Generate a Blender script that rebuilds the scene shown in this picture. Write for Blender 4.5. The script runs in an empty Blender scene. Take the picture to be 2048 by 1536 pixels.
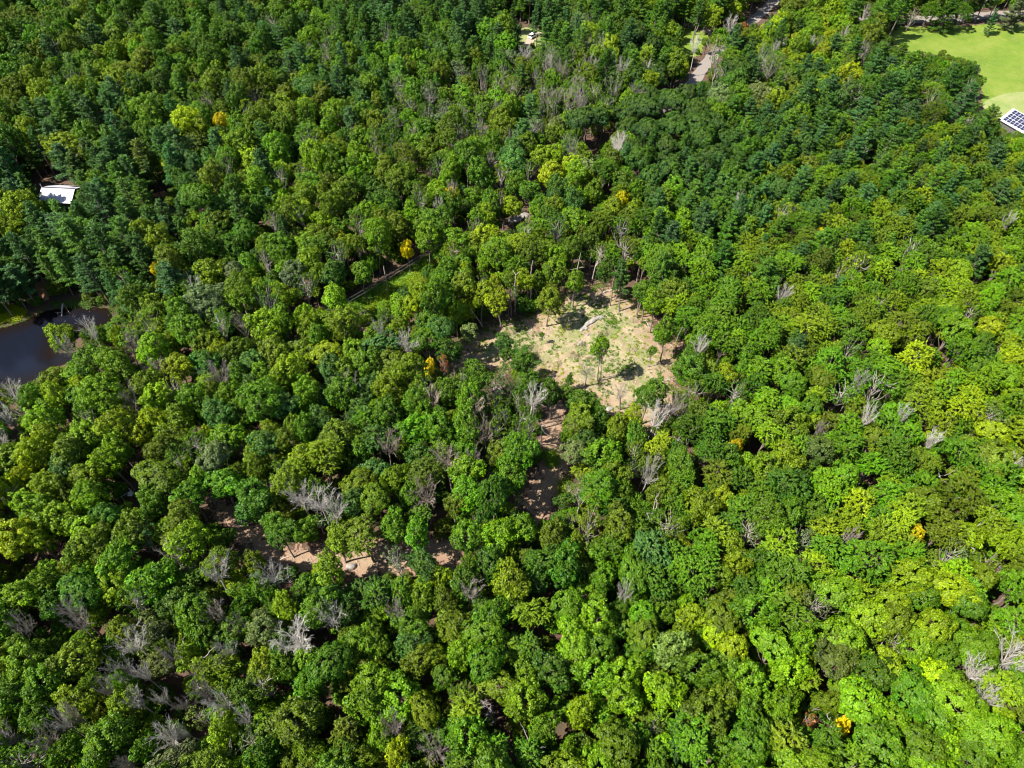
import bpy, math, random
import numpy as np
from mathutils import Vector
R = math.radians
scene = bpy.context.scene
C = scene.collection
rng = np.random.default_rng(11)
random.seed(11)

# ------------------------------------------------------------------ camera
CAM_H = 110.0
PITCH = R(50.0)
FPX = 1365.3                      # focal length in photo pixels (2048 wide)
cam_d = bpy.data.cameras.new('camera'); cam = bpy.data.objects.new('camera', cam_d); C.objects.link(cam)
cam_d.sensor_width = 36.0; cam_d.lens = 24.0
cam_d.clip_start = 1.0; cam_d.clip_end = 6000.0
cam.location = (0, 0, CAM_H); cam.rotation_euler = (R(90) - PITCH, 0, 0)
scene.camera = cam

# ------------------------------------------------------------------ light
SUN_EL, SHADOW_AZ = R(52.0), R(72.0)     # shadows fall to the right of the view direction (+Y)
world = bpy.data.worlds.new('World'); scene.world = world; world.use_nodes = True
wn = world.node_tree.nodes; wl = world.node_tree.links
bg = wn['Background']; sky = wn.new('ShaderNodeTexSky'); sky.sky_type = 'NISHITA'; sky.sun_disc = False
sky.sun_elevation = SUN_EL
sky.sun_rotation = SHADOW_AZ + math.pi
sky.air_density = 1.0; sky.dust_density = 0.6
wl.new(sky.outputs[0], bg.inputs['Color']); bg.inputs['Strength'].default_value = 0.075
sd = bpy.data.lights.new('sun', 'SUN'); sun = bpy.data.objects.new('sun', sd); C.objects.link(sun)
sd.energy = 5.0; sd.angle = R(0.5); sd.color = (1.0, 0.95, 0.86)
sv = Vector((-math.sin(SHADOW_AZ) * math.cos(SUN_EL), -math.cos(SHADOW_AZ) * math.cos(SUN_EL), math.sin(SUN_EL)))
sun.rotation_euler = sv.to_track_quat('Z', 'Y').to_euler()
vs = scene.view_settings
vs.view_transform = 'Standard'; vs.look = 'None'; vs.gamma = 1.0; vs.use_curve_mapping = False
vs.exposure = 1.10
scene.render.engine = 'CYCLES'
scene.cycles.filter_width = 1.1
scene.cycles.max_bounces = 5; scene.cycles.diffuse_bounces = 3
scene.cycles.transmission_bounces = 3; scene.cycles.transparent_max_bounces = 4

# ------------------------------------------------------------------ helpers
def ray(px, py):
    x = (px - 1024) / FPX; y = -(py - 768) / FPX
    return np.array([x, math.cos(PITCH) + y * math.sin(PITCH), -math.sin(PITCH) + y * math.cos(PITCH)])
def P(px, py, z=0.0):
    d = ray(px, py); t = (CAM_H - z) / -d[2]
    return np.array([d[0] * t, d[1] * t, z]), t          # t is also the depth along the view axis
def to_px(x, y, z):
    dz = z - CAM_H
    f = y * math.cos(PITCH) - dz * math.sin(PITCH)
    u = y * math.sin(PITCH) + dz * math.cos(PITCH)
    return 1024 + FPX * x / f, 768 - FPX * u / f, f

def poly_px(pts, z=0.0):
    return np.array([P(a, b, z)[0][:2] for a, b in pts])
def inside(poly, X, Y):
    X = np.asarray(X, float); Y = np.asarray(Y, float)
    r = np.zeros(X.shape, bool); n = len(poly)
    for i in range(n):
        x0, y0 = poly[i]; x1, y1 = poly[(i + 1) % n]
        c = ((y0 > Y) != (y1 > Y)) & (X < (x1 - x0) * (Y - y0) / (y1 - y0 + 1e-12) + x0)
        r ^= c
    return r
def seg_dist(pts, X, Y, closed=False):
    X = np.asarray(X, float); Y = np.asarray(Y, float)
    d = np.full(X.shape, 1e9); n = len(pts)
    for i in range(n if closed else n - 1):
        ax, ay = pts[i]; bx, by = pts[(i + 1) % n]
        L = (bx - ax) ** 2 + (by - ay) ** 2 + 1e-12
        t = np.clip(((X - ax) * (bx - ax) + (Y - ay) * (by - ay)) / L, 0, 1)
        d = np.minimum(d, np.hypot(X - ax - t * (bx - ax), Y - ay - t * (by - ay)))
    return d
def mesh_from(name, verts, faces_flat, sides, mats=(), attrs=None, smooth=False):
    """verts (N,3); faces as one flat index array of equal-sided polygons"""
    verts = np.asarray(verts, np.float32).reshape(-1, 3); fl = np.asarray(faces_flat, np.int32).ravel()
    nf = len(fl) // sides
    me = bpy.data.meshes.new(name)
    me.vertices.add(len(verts)); me.vertices.foreach_set('co', verts.ravel())
    me.loops.add(len(fl)); me.loops.foreach_set('vertex_index', fl)
    me.polygons.add(nf); me.polygons.foreach_set('loop_start', np.arange(0, nf * sides, sides, dtype=np.int32))
    try: me.polygons.foreach_set('loop_total', np.full(nf, sides, np.int32))
    except Exception: pass
    for k, a in (attrs or {}).items():
        at = me.attributes.new(k, 'FLOAT_VECTOR', 'POINT'); at.data.foreach_set('vector', np.asarray(a, np.float32).ravel())
    for m in mats: me.materials.append(m)
    me.update(calc_edges=True)
    me.polygons.foreach_set('use_smooth', np.full(nf, smooth))
    return me
def link(name, me, parent=None, loc=None, rot=None, scl=None):
    o = bpy.data.objects.new(name, me); C.objects.link(o)
    if parent: o.parent = parent
    if loc is not None: o.location = loc
    if rot is not None: o.rotation_euler = rot
    if scl is not None: o.scale = scl
    return o
def tag(o, label=None, cat=None, group=None, kind=None):
    if label: o['label'] = label
    if cat: o['category'] = cat
    if group: o['group'] = group
    if kind: o['kind'] = kind
    return o
def empty(name, loc, rz=0.0, scl=None):
    o = bpy.data.objects.new(name, None); C.objects.link(o); o.empty_display_size = 0.3
    o.location = loc; o.rotation_euler = (0, 0, rz)
    if scl is not None: o.scale = scl
    return o
def tubes(segs, n=4):
    """segs: array (M,8) p0 p1 r0 r1 -> verts, quad faces"""
    S = np.asarray(segs, float).reshape(-1, 8); M = len(S)
    p0, p1, r0, r1 = S[:, :3], S[:, 3:6], S[:, 6], S[:, 7]
    d = p1 - p0; d /= np.linalg.norm(d, axis=1)[:, None] + 1e-9
    ref = np.where(np.abs(d[:, 2:3]) > 0.9, [[1.0, 0, 0]], [[0, 0, 1.0]])
    a = np.cross(d, ref); a /= np.linalg.norm(a, axis=1)[:, None] + 1e-9
    b = np.cross(d, a)
    V = np.zeros((M, 2, n, 3))
    for k in range(n):
        t = 2 * math.pi * k / n
        o = a * math.cos(t) + b * math.sin(t)
        V[:, 0, k] = p0 + o * r0[:, None]; V[:, 1, k] = p1 + o * r1[:, None]
    F = []
    for k in range(n):
        j = (k + 1) % n
        F.append([k, j, n + j, n + k])
    F = (np.array(F)[None] + (np.arange(M) * 2 * n)[:, None, None])
    return V.reshape(-1, 3), F.reshape(-1)

def boxes_mesh(name, boxes, mat):
    """boxes: list of (cx,cy,cz,sx,sy,sz) -> one mesh"""
    V = []; F = []
    for i, (cx, cy, cz, sx, sy, sz) in enumerate(boxes):
        for dx in (-.5, .5):
            for dy in (-.5, .5):
                for dz in (-.5, .5): V.append((cx + dx * sx, cy + dy * sy, cz + dz * sz))
        b = i * 8
        for q in ((0, 1, 3, 2), (4, 6, 7, 5), (0, 4, 5, 1), (2, 3, 7, 6), (0, 2, 6, 4), (1, 5, 7, 3)): F += [b + k for k in q]
    return mesh_from(name, V, F, 4, [mat])

# ------------------------------------------------------------------ materials
def new_mat(name):
    m = bpy.data.materials.new(name); m.use_nodes = True
    nt = m.node_tree; nt.nodes.clear()
    out = nt.nodes.new('ShaderNodeOutputMaterial')
    return m, nt, out
def N(nt, t, **kw):
    n = nt.nodes.new(t)
    for k, v in kw.items():
        if k.startswith('i_'): n.inputs[k[2:].replace('_', ' ')].default_value = v
        else: setattr(n, k, v)
    return n
def L(nt, a, b): nt.links.new(a, b)
def math_n(nt, op, a, b=None, clamp=False):
    n = nt.nodes.new('ShaderNodeMath'); n.operation = op; n.use_clamp = clamp
    for i, v in enumerate((a, b)):
        if v is None: continue
        if isinstance(v, (int, float)): n.inputs[i].default_value = v
        else: L(nt, v, n.inputs[i])
    return n.outputs[0]
def mix_c(nt, f, a, b, blend='MIX'):
    n = nt.nodes.new('ShaderNodeMix'); n.data_type = 'RGBA'; n.blend_type = blend
    for s, v in ((n.inputs[0], f), (n.inputs[6], a), (n.inputs[7], b)):
        if isinstance(v, (int, float)): s.default_value = v
        elif isinstance(v, tuple): s.default_value = (*v, 1) if len(v) == 3 else v
        else: L(nt, v, s)
    return n.outputs[2]
def noise(nt, scale, detail=4, rough=.55, vec=None, dist=0):
    n = nt.nodes.new('ShaderNodeTexNoise'); n.inputs['Scale'].default_value = scale
    n.inputs['Detail'].default_value = detail; n.inputs['Roughness'].default_value = rough; n.inputs['Distortion'].default_value = dist
    if vec is not None: L(nt, vec, n.inputs['Vector'])
    return n.outputs['Fac']
def ramp(nt, f, stops):
    n = nt.nodes.new('ShaderNodeValToRGB'); L(nt, f, n.inputs[0])
    e = n.color_ramp.elements
    while len(e) > 1: e.remove(e[-1])
    e[0].position = stops[0][0]; e[0].color = (*stops[0][1], 1)
    for p, c in stops[1:]:
        q = e.new(p); q.color = (*c, 1)
    return n.outputs[0]
def bump(nt, h, strength, distance=.1):
    n = nt.nodes.new('ShaderNodeBump'); n.inputs['Strength'].default_value = strength; n.inputs['Distance'].default_value = distance
    L(nt, h, n.inputs['Height']); return n.outputs[0]
def geo_pos(nt): return nt.nodes.new('ShaderNodeNewGeometry').outputs['Position']
def pbr(name, col, rough=.7, metal=0.0, var=.15, scale=3.0, bstr=.2, spec=.4):
    m, nt, out = new_mat(name)
    b = N(nt, 'ShaderNodeBsdfPrincipled'); L(nt, b.outputs[0], out.inputs[0])
    f = noise(nt, scale, 5, .6, geo_pos(nt))
    c = mix_c(nt, f, tuple(x * (1 - var) for x in col), tuple(min(1, x * (1 + var)) for x in col))
    L(nt, c, b.inputs['Base Color'])
    b.inputs['Roughness'].default_value = rough; b.inputs['Metallic'].default_value = metal
    b.inputs['Specular IOR Level'].default_value = spec
    if bstr: L(nt, bump(nt, noise(nt, scale * 6, 4, .6, geo_pos(nt)), bstr, .03), b.inputs['Normal'])
    return m

def leaf_material(name, needle=False):
    m, nt, out = new_mat(name)
    tint = N(nt, 'ShaderNodeAttribute', attribute_type='INSTANCER', attribute_name='tint').outputs['Color']
    rn = N(nt, 'ShaderNodeAttribute', attribute_type='GEOMETRY', attribute_name='rnd')
    sp = N(nt, 'ShaderNodeSeparateXYZ'); L(nt, rn.outputs['Vector'], sp.inputs[0])
    clump, leaf, tip = sp.outputs
    # clump to clump: value and a drift to yellow; leaf to leaf: value
    v = math_n(nt, 'ADD', math_n(nt, 'MULTIPLY', clump, .55), .72)
    v2 = math_n(nt, 'ADD', math_n(nt, 'MULTIPLY', leaf, .8), .60)
    val = math_n(nt, 'MULTIPLY', v, v2)
    hs = N(nt, 'ShaderNodeHueSaturation')
    # slight hue drift between clumps (0.5 = none)
    L(nt, math_n(nt, 'ADD', math_n(nt, 'MULTIPLY', leaf, -.035), .515), hs.inputs['Hue'])
    hs.inputs['Saturation'].default_value = 1.12; L(nt, val, hs.inputs['Value']); L(nt, tint, hs.inputs['Color'])
    # young shoots at the crown's tips are paler
    young = mix_c(nt, math_n(nt, 'MULTIPLY', math_n(nt, 'POWER', tip, 3.0), .08 if needle else .24), hs.outputs[0], (.24, .29, .02))
    d = N(nt, 'ShaderNodeBsdfDiffuse'); t = N(nt, 'ShaderNodeBsdfTranslucent'); g = N(nt, 'ShaderNodeBsdfGlossy')
    L(nt, young, d.inputs['Color'])
    tc = mix_c(nt, 1.0, young, (1.3, 1.5, .35), 'MULTIPLY'); L(nt, tc, t.inputs['Color'])
    g.inputs['Roughness'].default_value = .55; g.inputs['Color'].default_value = (.85, .92, 1, 1)
    mx = N(nt, 'ShaderNodeMixShader'); mx.inputs[0].default_value = .10 if needle else .22
    L(nt, d.outputs[0], mx.inputs[1]); L(nt, t.outputs[0], mx.inputs[2])
    m2 = N(nt, 'ShaderNodeMixShader'); m2.inputs[0].default_value = .03 if needle else .018
    L(nt, mx.outputs[0], m2.inputs[1]); L(nt, g.outputs[0], m2.inputs[2]); L(nt, m2.outputs[0], out.inputs[0])
    return m
def bark_material():
    m, nt, out = new_mat('bark')
    tint = N(nt, 'ShaderNodeAttribute', attribute_type='INSTANCER', attribute_name='bark').outputs['Color']
    b = N(nt, 'ShaderNodeBsdfPrincipled'); L(nt, b.outputs[0], out.inputs[0])
    tc = N(nt, 'ShaderNodeTexCoord').outputs['Object']
    f = noise(nt, 5, 5, .7, tc)
    s = math_n(nt, 'ADD', math_n(nt, 'MULTIPLY', f, .9), .55)
    c = N(nt, 'ShaderNodeCombineColor'); [L(nt, s, c.inputs[i]) for i in range(3)]
    L(nt, mix_c(nt, 1.0, tint, c.outputs[0], 'MULTIPLY'), b.inputs['Base Color'])
    b.inputs['Roughness'].default_value = .85
    L(nt, bump(nt, f, .5, .05), b.inputs['Normal'])
    return m
LEAF = leaf_material('broad_leaves'); NEEDLE = leaf_material('pine_needles', True); BARK = bark_material()
# ------------------------------------------------------------------ the ground and its regions (photo pixels -> ground points)
POND = poly_px([(-120, 655), (0, 652), (40, 640), (62, 628), (100, 614), (150, 606), (225, 612), (228, 645), (180, 660), (150, 664), (118, 668),
                (108, 700), (140, 700), (165, 708), (150, 722), (108, 735), (84, 752), (50, 772), (-120, 776)])
CLEARING = poly_px([(888, 716), (905, 694), (955, 664), (1005, 640), (1055, 636), (1095, 604), (1130, 586), (1180, 572), (1240, 574),
                    (1285, 606), (1312, 640), (1322, 680), (1352, 690), (1358, 730), (1345, 770), (1360, 800), (1340, 850), (1290, 860), (1240, 838),
                    (1210, 850), (1190, 812), (1150, 790), (1120, 778), (1085, 752), (1030, 740), (1000, 742), (950, 742), (900, 744)])
TRACK_A = poly_px([(1098, 800), (1132, 800), (1128, 860), (1134, 900), (1140, 952), (1124, 968), (1112, 1000), (1090, 1040), (1078, 1080), (1062, 1080), (1064, 1030), (1046, 1012), (1058, 965), (1082, 930), (1084, 880), (1086, 845)])
TRACK_B = poly_px([(412, 985), (440, 995), (476, 1022), (530, 1072), (580, 1100), (640, 1092), (700, 1092), (760, 1082), (840, 1082), (900, 1072), (935, 1085),
                   (925, 1112), (905, 1146), (885, 1130), (850, 1130), (800, 1150), (740, 1162), (695, 1145), (620, 1140), (545, 1132), (500, 1105), (455, 1060), (425, 1030)])
MEADOW = poly_px([(1760, 62), (1800, 52), (1900, 50), (2250, 44), (2300, 250), (2048, 262), (2012, 248), (1975, 222), (1960, 205), (1962, 170), (1950, 130), (1890, 112), (1820, 108), (1785, 90)])
LAWN_A = poly_px([(1034, 62), (1048, 52), (1078, 54), (1100, 62), (1098, 92), (1070, 102), (1044, 96)])
LAWN_B = poly_px([(1366, 56), (1420, 62), (1412, 80), (1400, 112), (1368, 116), (1358, 90)])
VERGE = poly_px([(690, 640), (690, 612), (740, 578), (800, 545), (850, 515), (900, 480), (905, 500), (860, 530), (820, 562), (770, 596), (725, 640)])
ROAD = poly_px([(1640, -70), (1600, -40), (1560, -5), (1525, 25), (1484, 60), (1440, 96), (1410, 130), (1384, 168), (1352, 200), (1300, 232)])
HIDDEN = poly_px([(1300, 232), (1225, 270), (1165, 312), (1100, 366), (1042, 432), (960, 474)])
DRIVE = poly_px([(1350, 42), (1372, 52), (1398, 57), (1424, 66), (1452, 86)])
DRIVE_CAR = poly_px([(1082, 60), (1066, 72), (1056, 84), (1050, 100)])
FAR_ROAD = poly_px([(1650, 42), (1800, 38), (1960, 32), (2050, 29), (2300, 22)])
CORRIDOR = poly_px([(960, 474), (905, 492), (850, 520), (790, 558), (725, 604), (660, 645), (620, 676)])

# what the photo leaves open to view (photo pixels): crowns of filler trees keep off these
OPEN_PX = [[(-120, 655), (0, 615), (62, 622), (100, 606), (150, 600), (225, 606), (228, 645), (180, 655), (150, 660), (118, 655), (100, 690), (150, 700), (150, 722), (108, 735), (84, 752), (50, 772), (-120, 776)],
    [(888, 716), (915, 690), (960, 664), (1010, 640), (1055, 636), (1095, 610), (1130, 590), (1180, 578), (1240, 584), (1285, 612), (1305, 640), (1310, 680), (1345, 690), (1350, 735), (1335, 770), (1345, 800), (1320, 830), (1270, 830), (1240, 820), (1200, 790), (1140, 772), (1085, 750), (1030, 735), (950, 735), (900, 740)],
    [(1100, 825), (1130, 835), (1124, 880), (1132, 950), (1120, 962), (1106, 1005), (1070, 1012), (1050, 1005), (1064, 965), (1086, 930), (1088, 880)],
    [(428, 1000), (450, 1010), (490, 1040), (530, 1082), (580, 1108), (640, 1100), (700, 1100), (760, 1092), (826, 1098), (828, 1125), (790, 1140), (740, 1155), (695, 1138), (620, 1128), (545, 1118), (500, 1098), (458, 1055)],
    [(888, 1100), (925, 1095), (922, 1108), (905, 1142), (890, 1125)],
    [(1775, 66), (1800, 52), (1900, 50), (1955, 48), (1958, 30), (2015, 28), (2020, 48), (2300, 44), (2300, 262), (2003, 262), (2000, 215), (1960, 212), (1968, 165), (1955, 130), (1890, 108), (1820, 105), (1790, 88)],
    [(1044, 58), (1080, 58), (1084, 84), (1068, 98), (1050, 92)], [(1352, 46), (1372, 50), (1424, 66), (1400, 80), (1396, 104), (1372, 106), (1372, 66)],
    [(1372, 166), (1382, 150), (1412, 118), (1418, 124), (1396, 168)], [(1480, 58), (1512, 34), (1530, -10), (1562, -10), (1556, 20), (1530, 40)],
    [(700, 625), (745, 582), (800, 548), (850, 518), (866, 522), (840, 545), (770, 600), (725, 636)], [(1168, 308), (1185, 292), (1226, 258), (1232, 264), (1196, 300), (1178, 312)], [(1100, 345), (1104, 350), (1060, 392), (1056, 386)],
    [(78, 366), (150, 368), (146, 398), (80, 400)], [(245, 975), (262, 955), (280, 985), (285, 1010), (250, 1005)], [(0, 1110), (60, 1120), (130, 1085), (135, 1110), (70, 1150), (0, 1165)],
    [(285, 880), (300, 885), (298, 915), (280, 905)], [(640, 1410), (670, 1400), (690, 1440), (655, 1465), (640, 1450)], [(1008, 1430), (1022, 1440), (1020, 1480), (1008, 1490)],
    [(70, 568), (100, 560), (104, 580), (82, 590)], [(1020, 432), (1056, 424), (1052, 442), (1024, 446)], [(1090, 1190), (1110, 1180), (1150, 1262), (1110, 1262)], [(300, 385), (330, 380), (345, 395), (310, 400)]]
def height(X, Y):
    X = np.asarray(X, float); Y = np.asarray(Y, float)
    h = .45 * np.sin(X / 23 + 1) * np.cos(Y / 31) + .28 * np.sin(X / 11.3 + Y / 17.1) + .1 * np.sin(X / 4.1 - Y / 5.3 + 2)
    d = seg_dist(POND, X, Y, True); ins = inside(POND, X, Y)
    near = np.clip(d / 14, 0, 1)
    h = h * near + (1 - near) * -.05
    h = np.where(ins, -.35 - np.clip(d, 0, 8) * .16, h - np.clip(1 - d / 3.5, 0, 1) * .3)
    flat = np.clip((np.hypot(X, Y) - 900) / 600, 0, 1)
    return h * (1 - flat)

def grid_coords(lo, hi, a, b, step, coarse):
    return np.unique(np.concatenate([np.linspace(lo, a, coarse), np.arange(a, b + step, step), np.linspace(b + step, hi, coarse)]))
def ground_material():
    m, nt, out = new_mat('forest_floor'); p = geo_pos(nt)
    b = N(nt, 'ShaderNodeBsdfPrincipled'); L(nt, b.outputs[0], out.inputs[0]); b.inputs['Roughness'].default_value = .95
    f = noise(nt, .5, 8, .65, p); g = noise(nt, 4.0, 6, .7, p)
    c = ramp(nt, f, [(.3, (.06, .034, .022)), (.5, (.10, .055, .036)), (.62, (.05, .055, .02)), (.8, (.035, .055, .015))])
    c = mix_c(nt, math_n(nt, 'MULTIPLY', g, .6), c, (.13, .075, .05))
    L(nt, c, b.inputs['Base Color']); L(nt, bump(nt, g, .8, .3), b.inputs['Normal'])
    return m
xs = grid_coords(-3000, 3000, -260, 260, 2.0, 14); ys = grid_coords(-600, 5000, -10, 330, 2.0, 14)
GX, GY = np.meshgrid(xs, ys)
V = np.stack([GX, GY, height(GX, GY)], -1).reshape(-1, 3)
nx = len(xs); idx = np.arange(len(V)).reshape(len(ys), nx)
F = np.stack([idx[:-1, :-1], idx[:-1, 1:], idx[1:, 1:], idx[1:, :-1]], -1).reshape(-1)
g = link('ground', mesh_from('ground', V, F, 4, [ground_material()], smooth=True)); tag(g, 'brown shaded forest floor under the trees', kind='structure')

def sheet(name, poly, mat, off, cell=.7, rag=.9, label=None, edge_attr=False):
    lo = poly.min(0) - 2; hi = poly.max(0) + 2
    lo = np.maximum(lo, [-330, -5]); hi = np.minimum(hi, [330, 420])
    x = np.arange(lo[0], hi[0], cell); y = np.arange(lo[1], hi[1], cell)
    X, Y = np.meshgrid(x, y)
    wob = rag * (np.sin(X * 1.3 + Y * .7) + np.sin(X * .53 - Y * 1.1 + 2) + np.sin(X * 2.7 + Y * 2.1) + rng.normal(size=X.shape) * .7) / 3
    cx, cy = X[:-1, :-1] + cell / 2, Y[:-1, :-1] + cell / 2
    d = seg_dist(poly, cx, cy, True); ins = inside(poly, cx, cy)
    keep = (np.where(ins, d, -d) + wob[:-1, :-1]) > 0
    idx = np.arange(X.size).reshape(X.shape)
    F = np.stack([idx[:-1, :-1], idx[:-1, 1:], idx[1:, 1:], idx[1:, :-1]], -1)[keep].reshape(-1)
    used, inv = np.unique(F, return_inverse=True)
    Z = height(X, Y) + off
    dd = np.where(inside(poly, X, Y), seg_dist(poly, X, Y, True), 0)
    V = np.stack([X, Y, Z], -1).reshape(-1, 3)[used]
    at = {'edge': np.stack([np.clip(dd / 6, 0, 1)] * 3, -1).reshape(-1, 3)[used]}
    o = link(name, mesh_from(name, V, inv.astype(np.int32), 4, [mat], at, smooth=True)); tag(o, label, kind='structure')
    return o
def ribbon(name, pts, width, mat, off, label):
    pts = np.asarray(pts); segs = []
    for a, b in zip(pts[:-1], pts[1:]):
        n = max(1, int(np.hypot(*(b - a)) / 2))
        for k in range(n): segs.append(a + (b - a) * k / n)
    segs.append(pts[-1]); q = np.array(segs)
    for _ in range(6): q[1:-1] = (q[:-2] + q[1:-1] * 2 + q[2:]) / 4
    t = np.gradient(q, axis=0); t /= np.linalg.norm(t, axis=1)[:, None]; nrm = np.stack([-t[:, 1], t[:, 0]], -1)
    rows = []
    for k in (-.5, -.25, 0, .25, .5):
        w = nrm * width * k
        if abs(k) == .5: w = w * (1 + .12 * np.sin(np.arange(len(q)) * 1.7 + k * 5))[:, None]
        p = q + w; rows.append(np.stack([p[:, 0], p[:, 1], height(p[:, 0], p[:, 1]) + off], -1))
    V = np.stack(rows, 1); idx = np.arange(V.shape[0] * 5).reshape(-1, 5)
    F = np.stack([idx[:-1, :-1], idx[:-1, 1:], idx[1:, 1:], idx[1:, :-1]], -1).reshape(-1)
    o = link(name, mesh_from(name, V, F, 4, [mat], smooth=True)); tag(o, label, kind='structure')
    return o

def clearing_material(name, grassy=1.0):
    m, nt, out = new_mat(name); p = geo_pos(nt)
    b = N(nt, 'ShaderNodeBsdfPrincipled'); L(nt, b.outputs[0], out.inputs[0]); b.inputs['Roughness'].default_value = .95
    big = noise(nt, .16, 6, .6, p, .4); mid = noise(nt, .9, 7, .7, p, .6); fine = noise(nt, 5.5, 6, .75, p)
    soil = ramp(nt, mid, [(.28, (.13, .08, .05)), (.42, (.26, .175, .11)), (.55, (.37, .27, .18)), (.72, (.46, .36, .25))])
    soil = mix_c(nt, math_n(nt, 'MULTIPLY', ramp(nt, fine, [(.4, (0, 0, 0)), (.7, (1, 1, 1))]), .6), soil, (.15, .09, .06))
    straw = ramp(nt, fine, [(.3, (.20, .15, .08)), (.55, (.40, .32, .19)), (.75, (.52, .44, .29))])
    c = mix_c(nt, ramp(nt, noise(nt, .35, 6, .7, p, .8), [(.38, (0, 0, 0)), (.52, (.9, .9, .9))]), soil, straw)
    grass = ramp(nt, fine, [(.3, (.06, .09, .02)), (.5, (.14, .19, .04)), (.72, (.24, .27, .08))])
    gm = ramp(nt, math_n(nt, 'ADD', math_n(nt, 'MULTIPLY', big, .6), math_n(nt, 'MULTIPLY', mid, .4)), [(.45, (0, 0, 0)), (.58, (grassy,) * 3)])
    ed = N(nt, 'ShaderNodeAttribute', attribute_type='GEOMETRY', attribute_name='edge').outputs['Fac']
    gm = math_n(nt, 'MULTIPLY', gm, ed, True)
    c = mix_c(nt, gm, c, grass)
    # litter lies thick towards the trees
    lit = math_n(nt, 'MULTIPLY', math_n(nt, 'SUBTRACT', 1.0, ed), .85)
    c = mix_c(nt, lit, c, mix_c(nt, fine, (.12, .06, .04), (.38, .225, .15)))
    L(nt, c, b.inputs['Base Color']); L(nt, bump(nt, mid, .7, .35), b.inputs['Normal'])
    return m
def grass_material(name, a, b_, c_, scale=.06):
    m, nt, out = new_mat(name); p = geo_pos(nt)
    b = N(nt, 'ShaderNodeBsdfPrincipled'); L(nt, b.outputs[0], out.inputs[0]); b.inputs['Roughness'].default_value = .9
    big = noise(nt, scale, 7, .62, p, .5); fine = noise(nt, 2.6, 7, .75, p)
    c = ramp(nt, big, [(.32, a), (.5, b_), (.66, c_)])
    c = mix_c(nt, math_n(nt, 'MULTIPLY', ramp(nt, fine, [(.40, (0, 0, 0)), (.75, (1, 1, 1))]), .55), c, tuple(x * .5 for x in a))
    c = mix_c(nt, math_n(nt, 'MULTIPLY', ramp(nt, noise(nt, .35, 5, .7, p, 1.0), [(.5, (0, 0, 0)), (.7, (1, 1, 1))]), .5), c, tuple(x * y for x, y in zip(c_, (1.15, .95, 1.6))))
    L(nt, c, b.inputs['Base Color']); L(nt, bump(nt, fine, .6, .25), b.inputs['Normal'])
    return m
SOIL = clearing_material('clearing_soil', .9); TRACKM = clearing_material('track_soil', .25)
GRASS = grass_material('meadow_grass', (.105, .185, .008), (.145, .225, .012), (.20, .255, .03), .09)
PALEGRASS = grass_material('mown_grass', (.17, .24, .05), (.24, .29, .08), (.30, .31, .11), .12)
WILDGRASS = grass_material('verge_grass', (.07, .16, .012), (.11, .21, .02), (.18, .26, .04), .4)
ASPHALT = pbr('worn_road', (.23, .20, .18), .9, 0, .25, 1.2, .3); GRAVEL = pbr('gravel', (.36, .29, .22), .95, 0, .3, 1.5, .4)
sheet('clearing', CLEARING, SOIL, .05, .4, 2.2, 'sandy woodland clearing with straw, weeds and scattered grass')
sheet('dirt_track', TRACK_A, TRACKM, .05, .4, 1.3, 'narrow bare earth track running down from the clearing')
sheet('dirt_track', TRACK_B, TRACKM, .05, .4, 1.3, 'curved bare earth track in the lower left of the forest')
sheet('meadow', MEADOW, GRASS, .05, .9, .6, 'bright green open meadow at the upper right')
sheet('lawn', LAWN_A, PALEGRASS, .05, .8, .5, 'small sunlit lawn round the parked white car')
sheet('lawn', LAWN_B, GRASS, .05, .8, .5, 'small lawn below the gravel drive')
sheet('grass_verge', VERGE, WILDGRASS, .05, .6, .8, 'green grass strip below the power lines')
# the paler mown part of the meadow beyond the barn
sheet('mown_strip', poly_px([(1958, 214), (1968, 206), (1985, 199), (2010, 191), (2048, 187), (2120, 188), (2200, 200), (2200, 262), (2040, 262), (2000, 244), (1970, 224)]),
      PALEGRASS, .10, .45, .0, 'paler mown grass beside the barn at the meadow edge')
ribbon('road', ROAD, 4.2, ASPHALT, .09, 'worn pale road running between the trees')
ribbon('drive', DRIVE, 3.0, GRAVEL, .13, 'pale gravel drive leading to the road')
ribbon('drive', DRIVE_CAR, 3.2, GRAVEL, .13, 'short gravel drive under the white car')
ribbon('road', FAR_ROAD, 6.0, ASPHALT, .13, 'grey road behind the conifers above the meadow')

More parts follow.
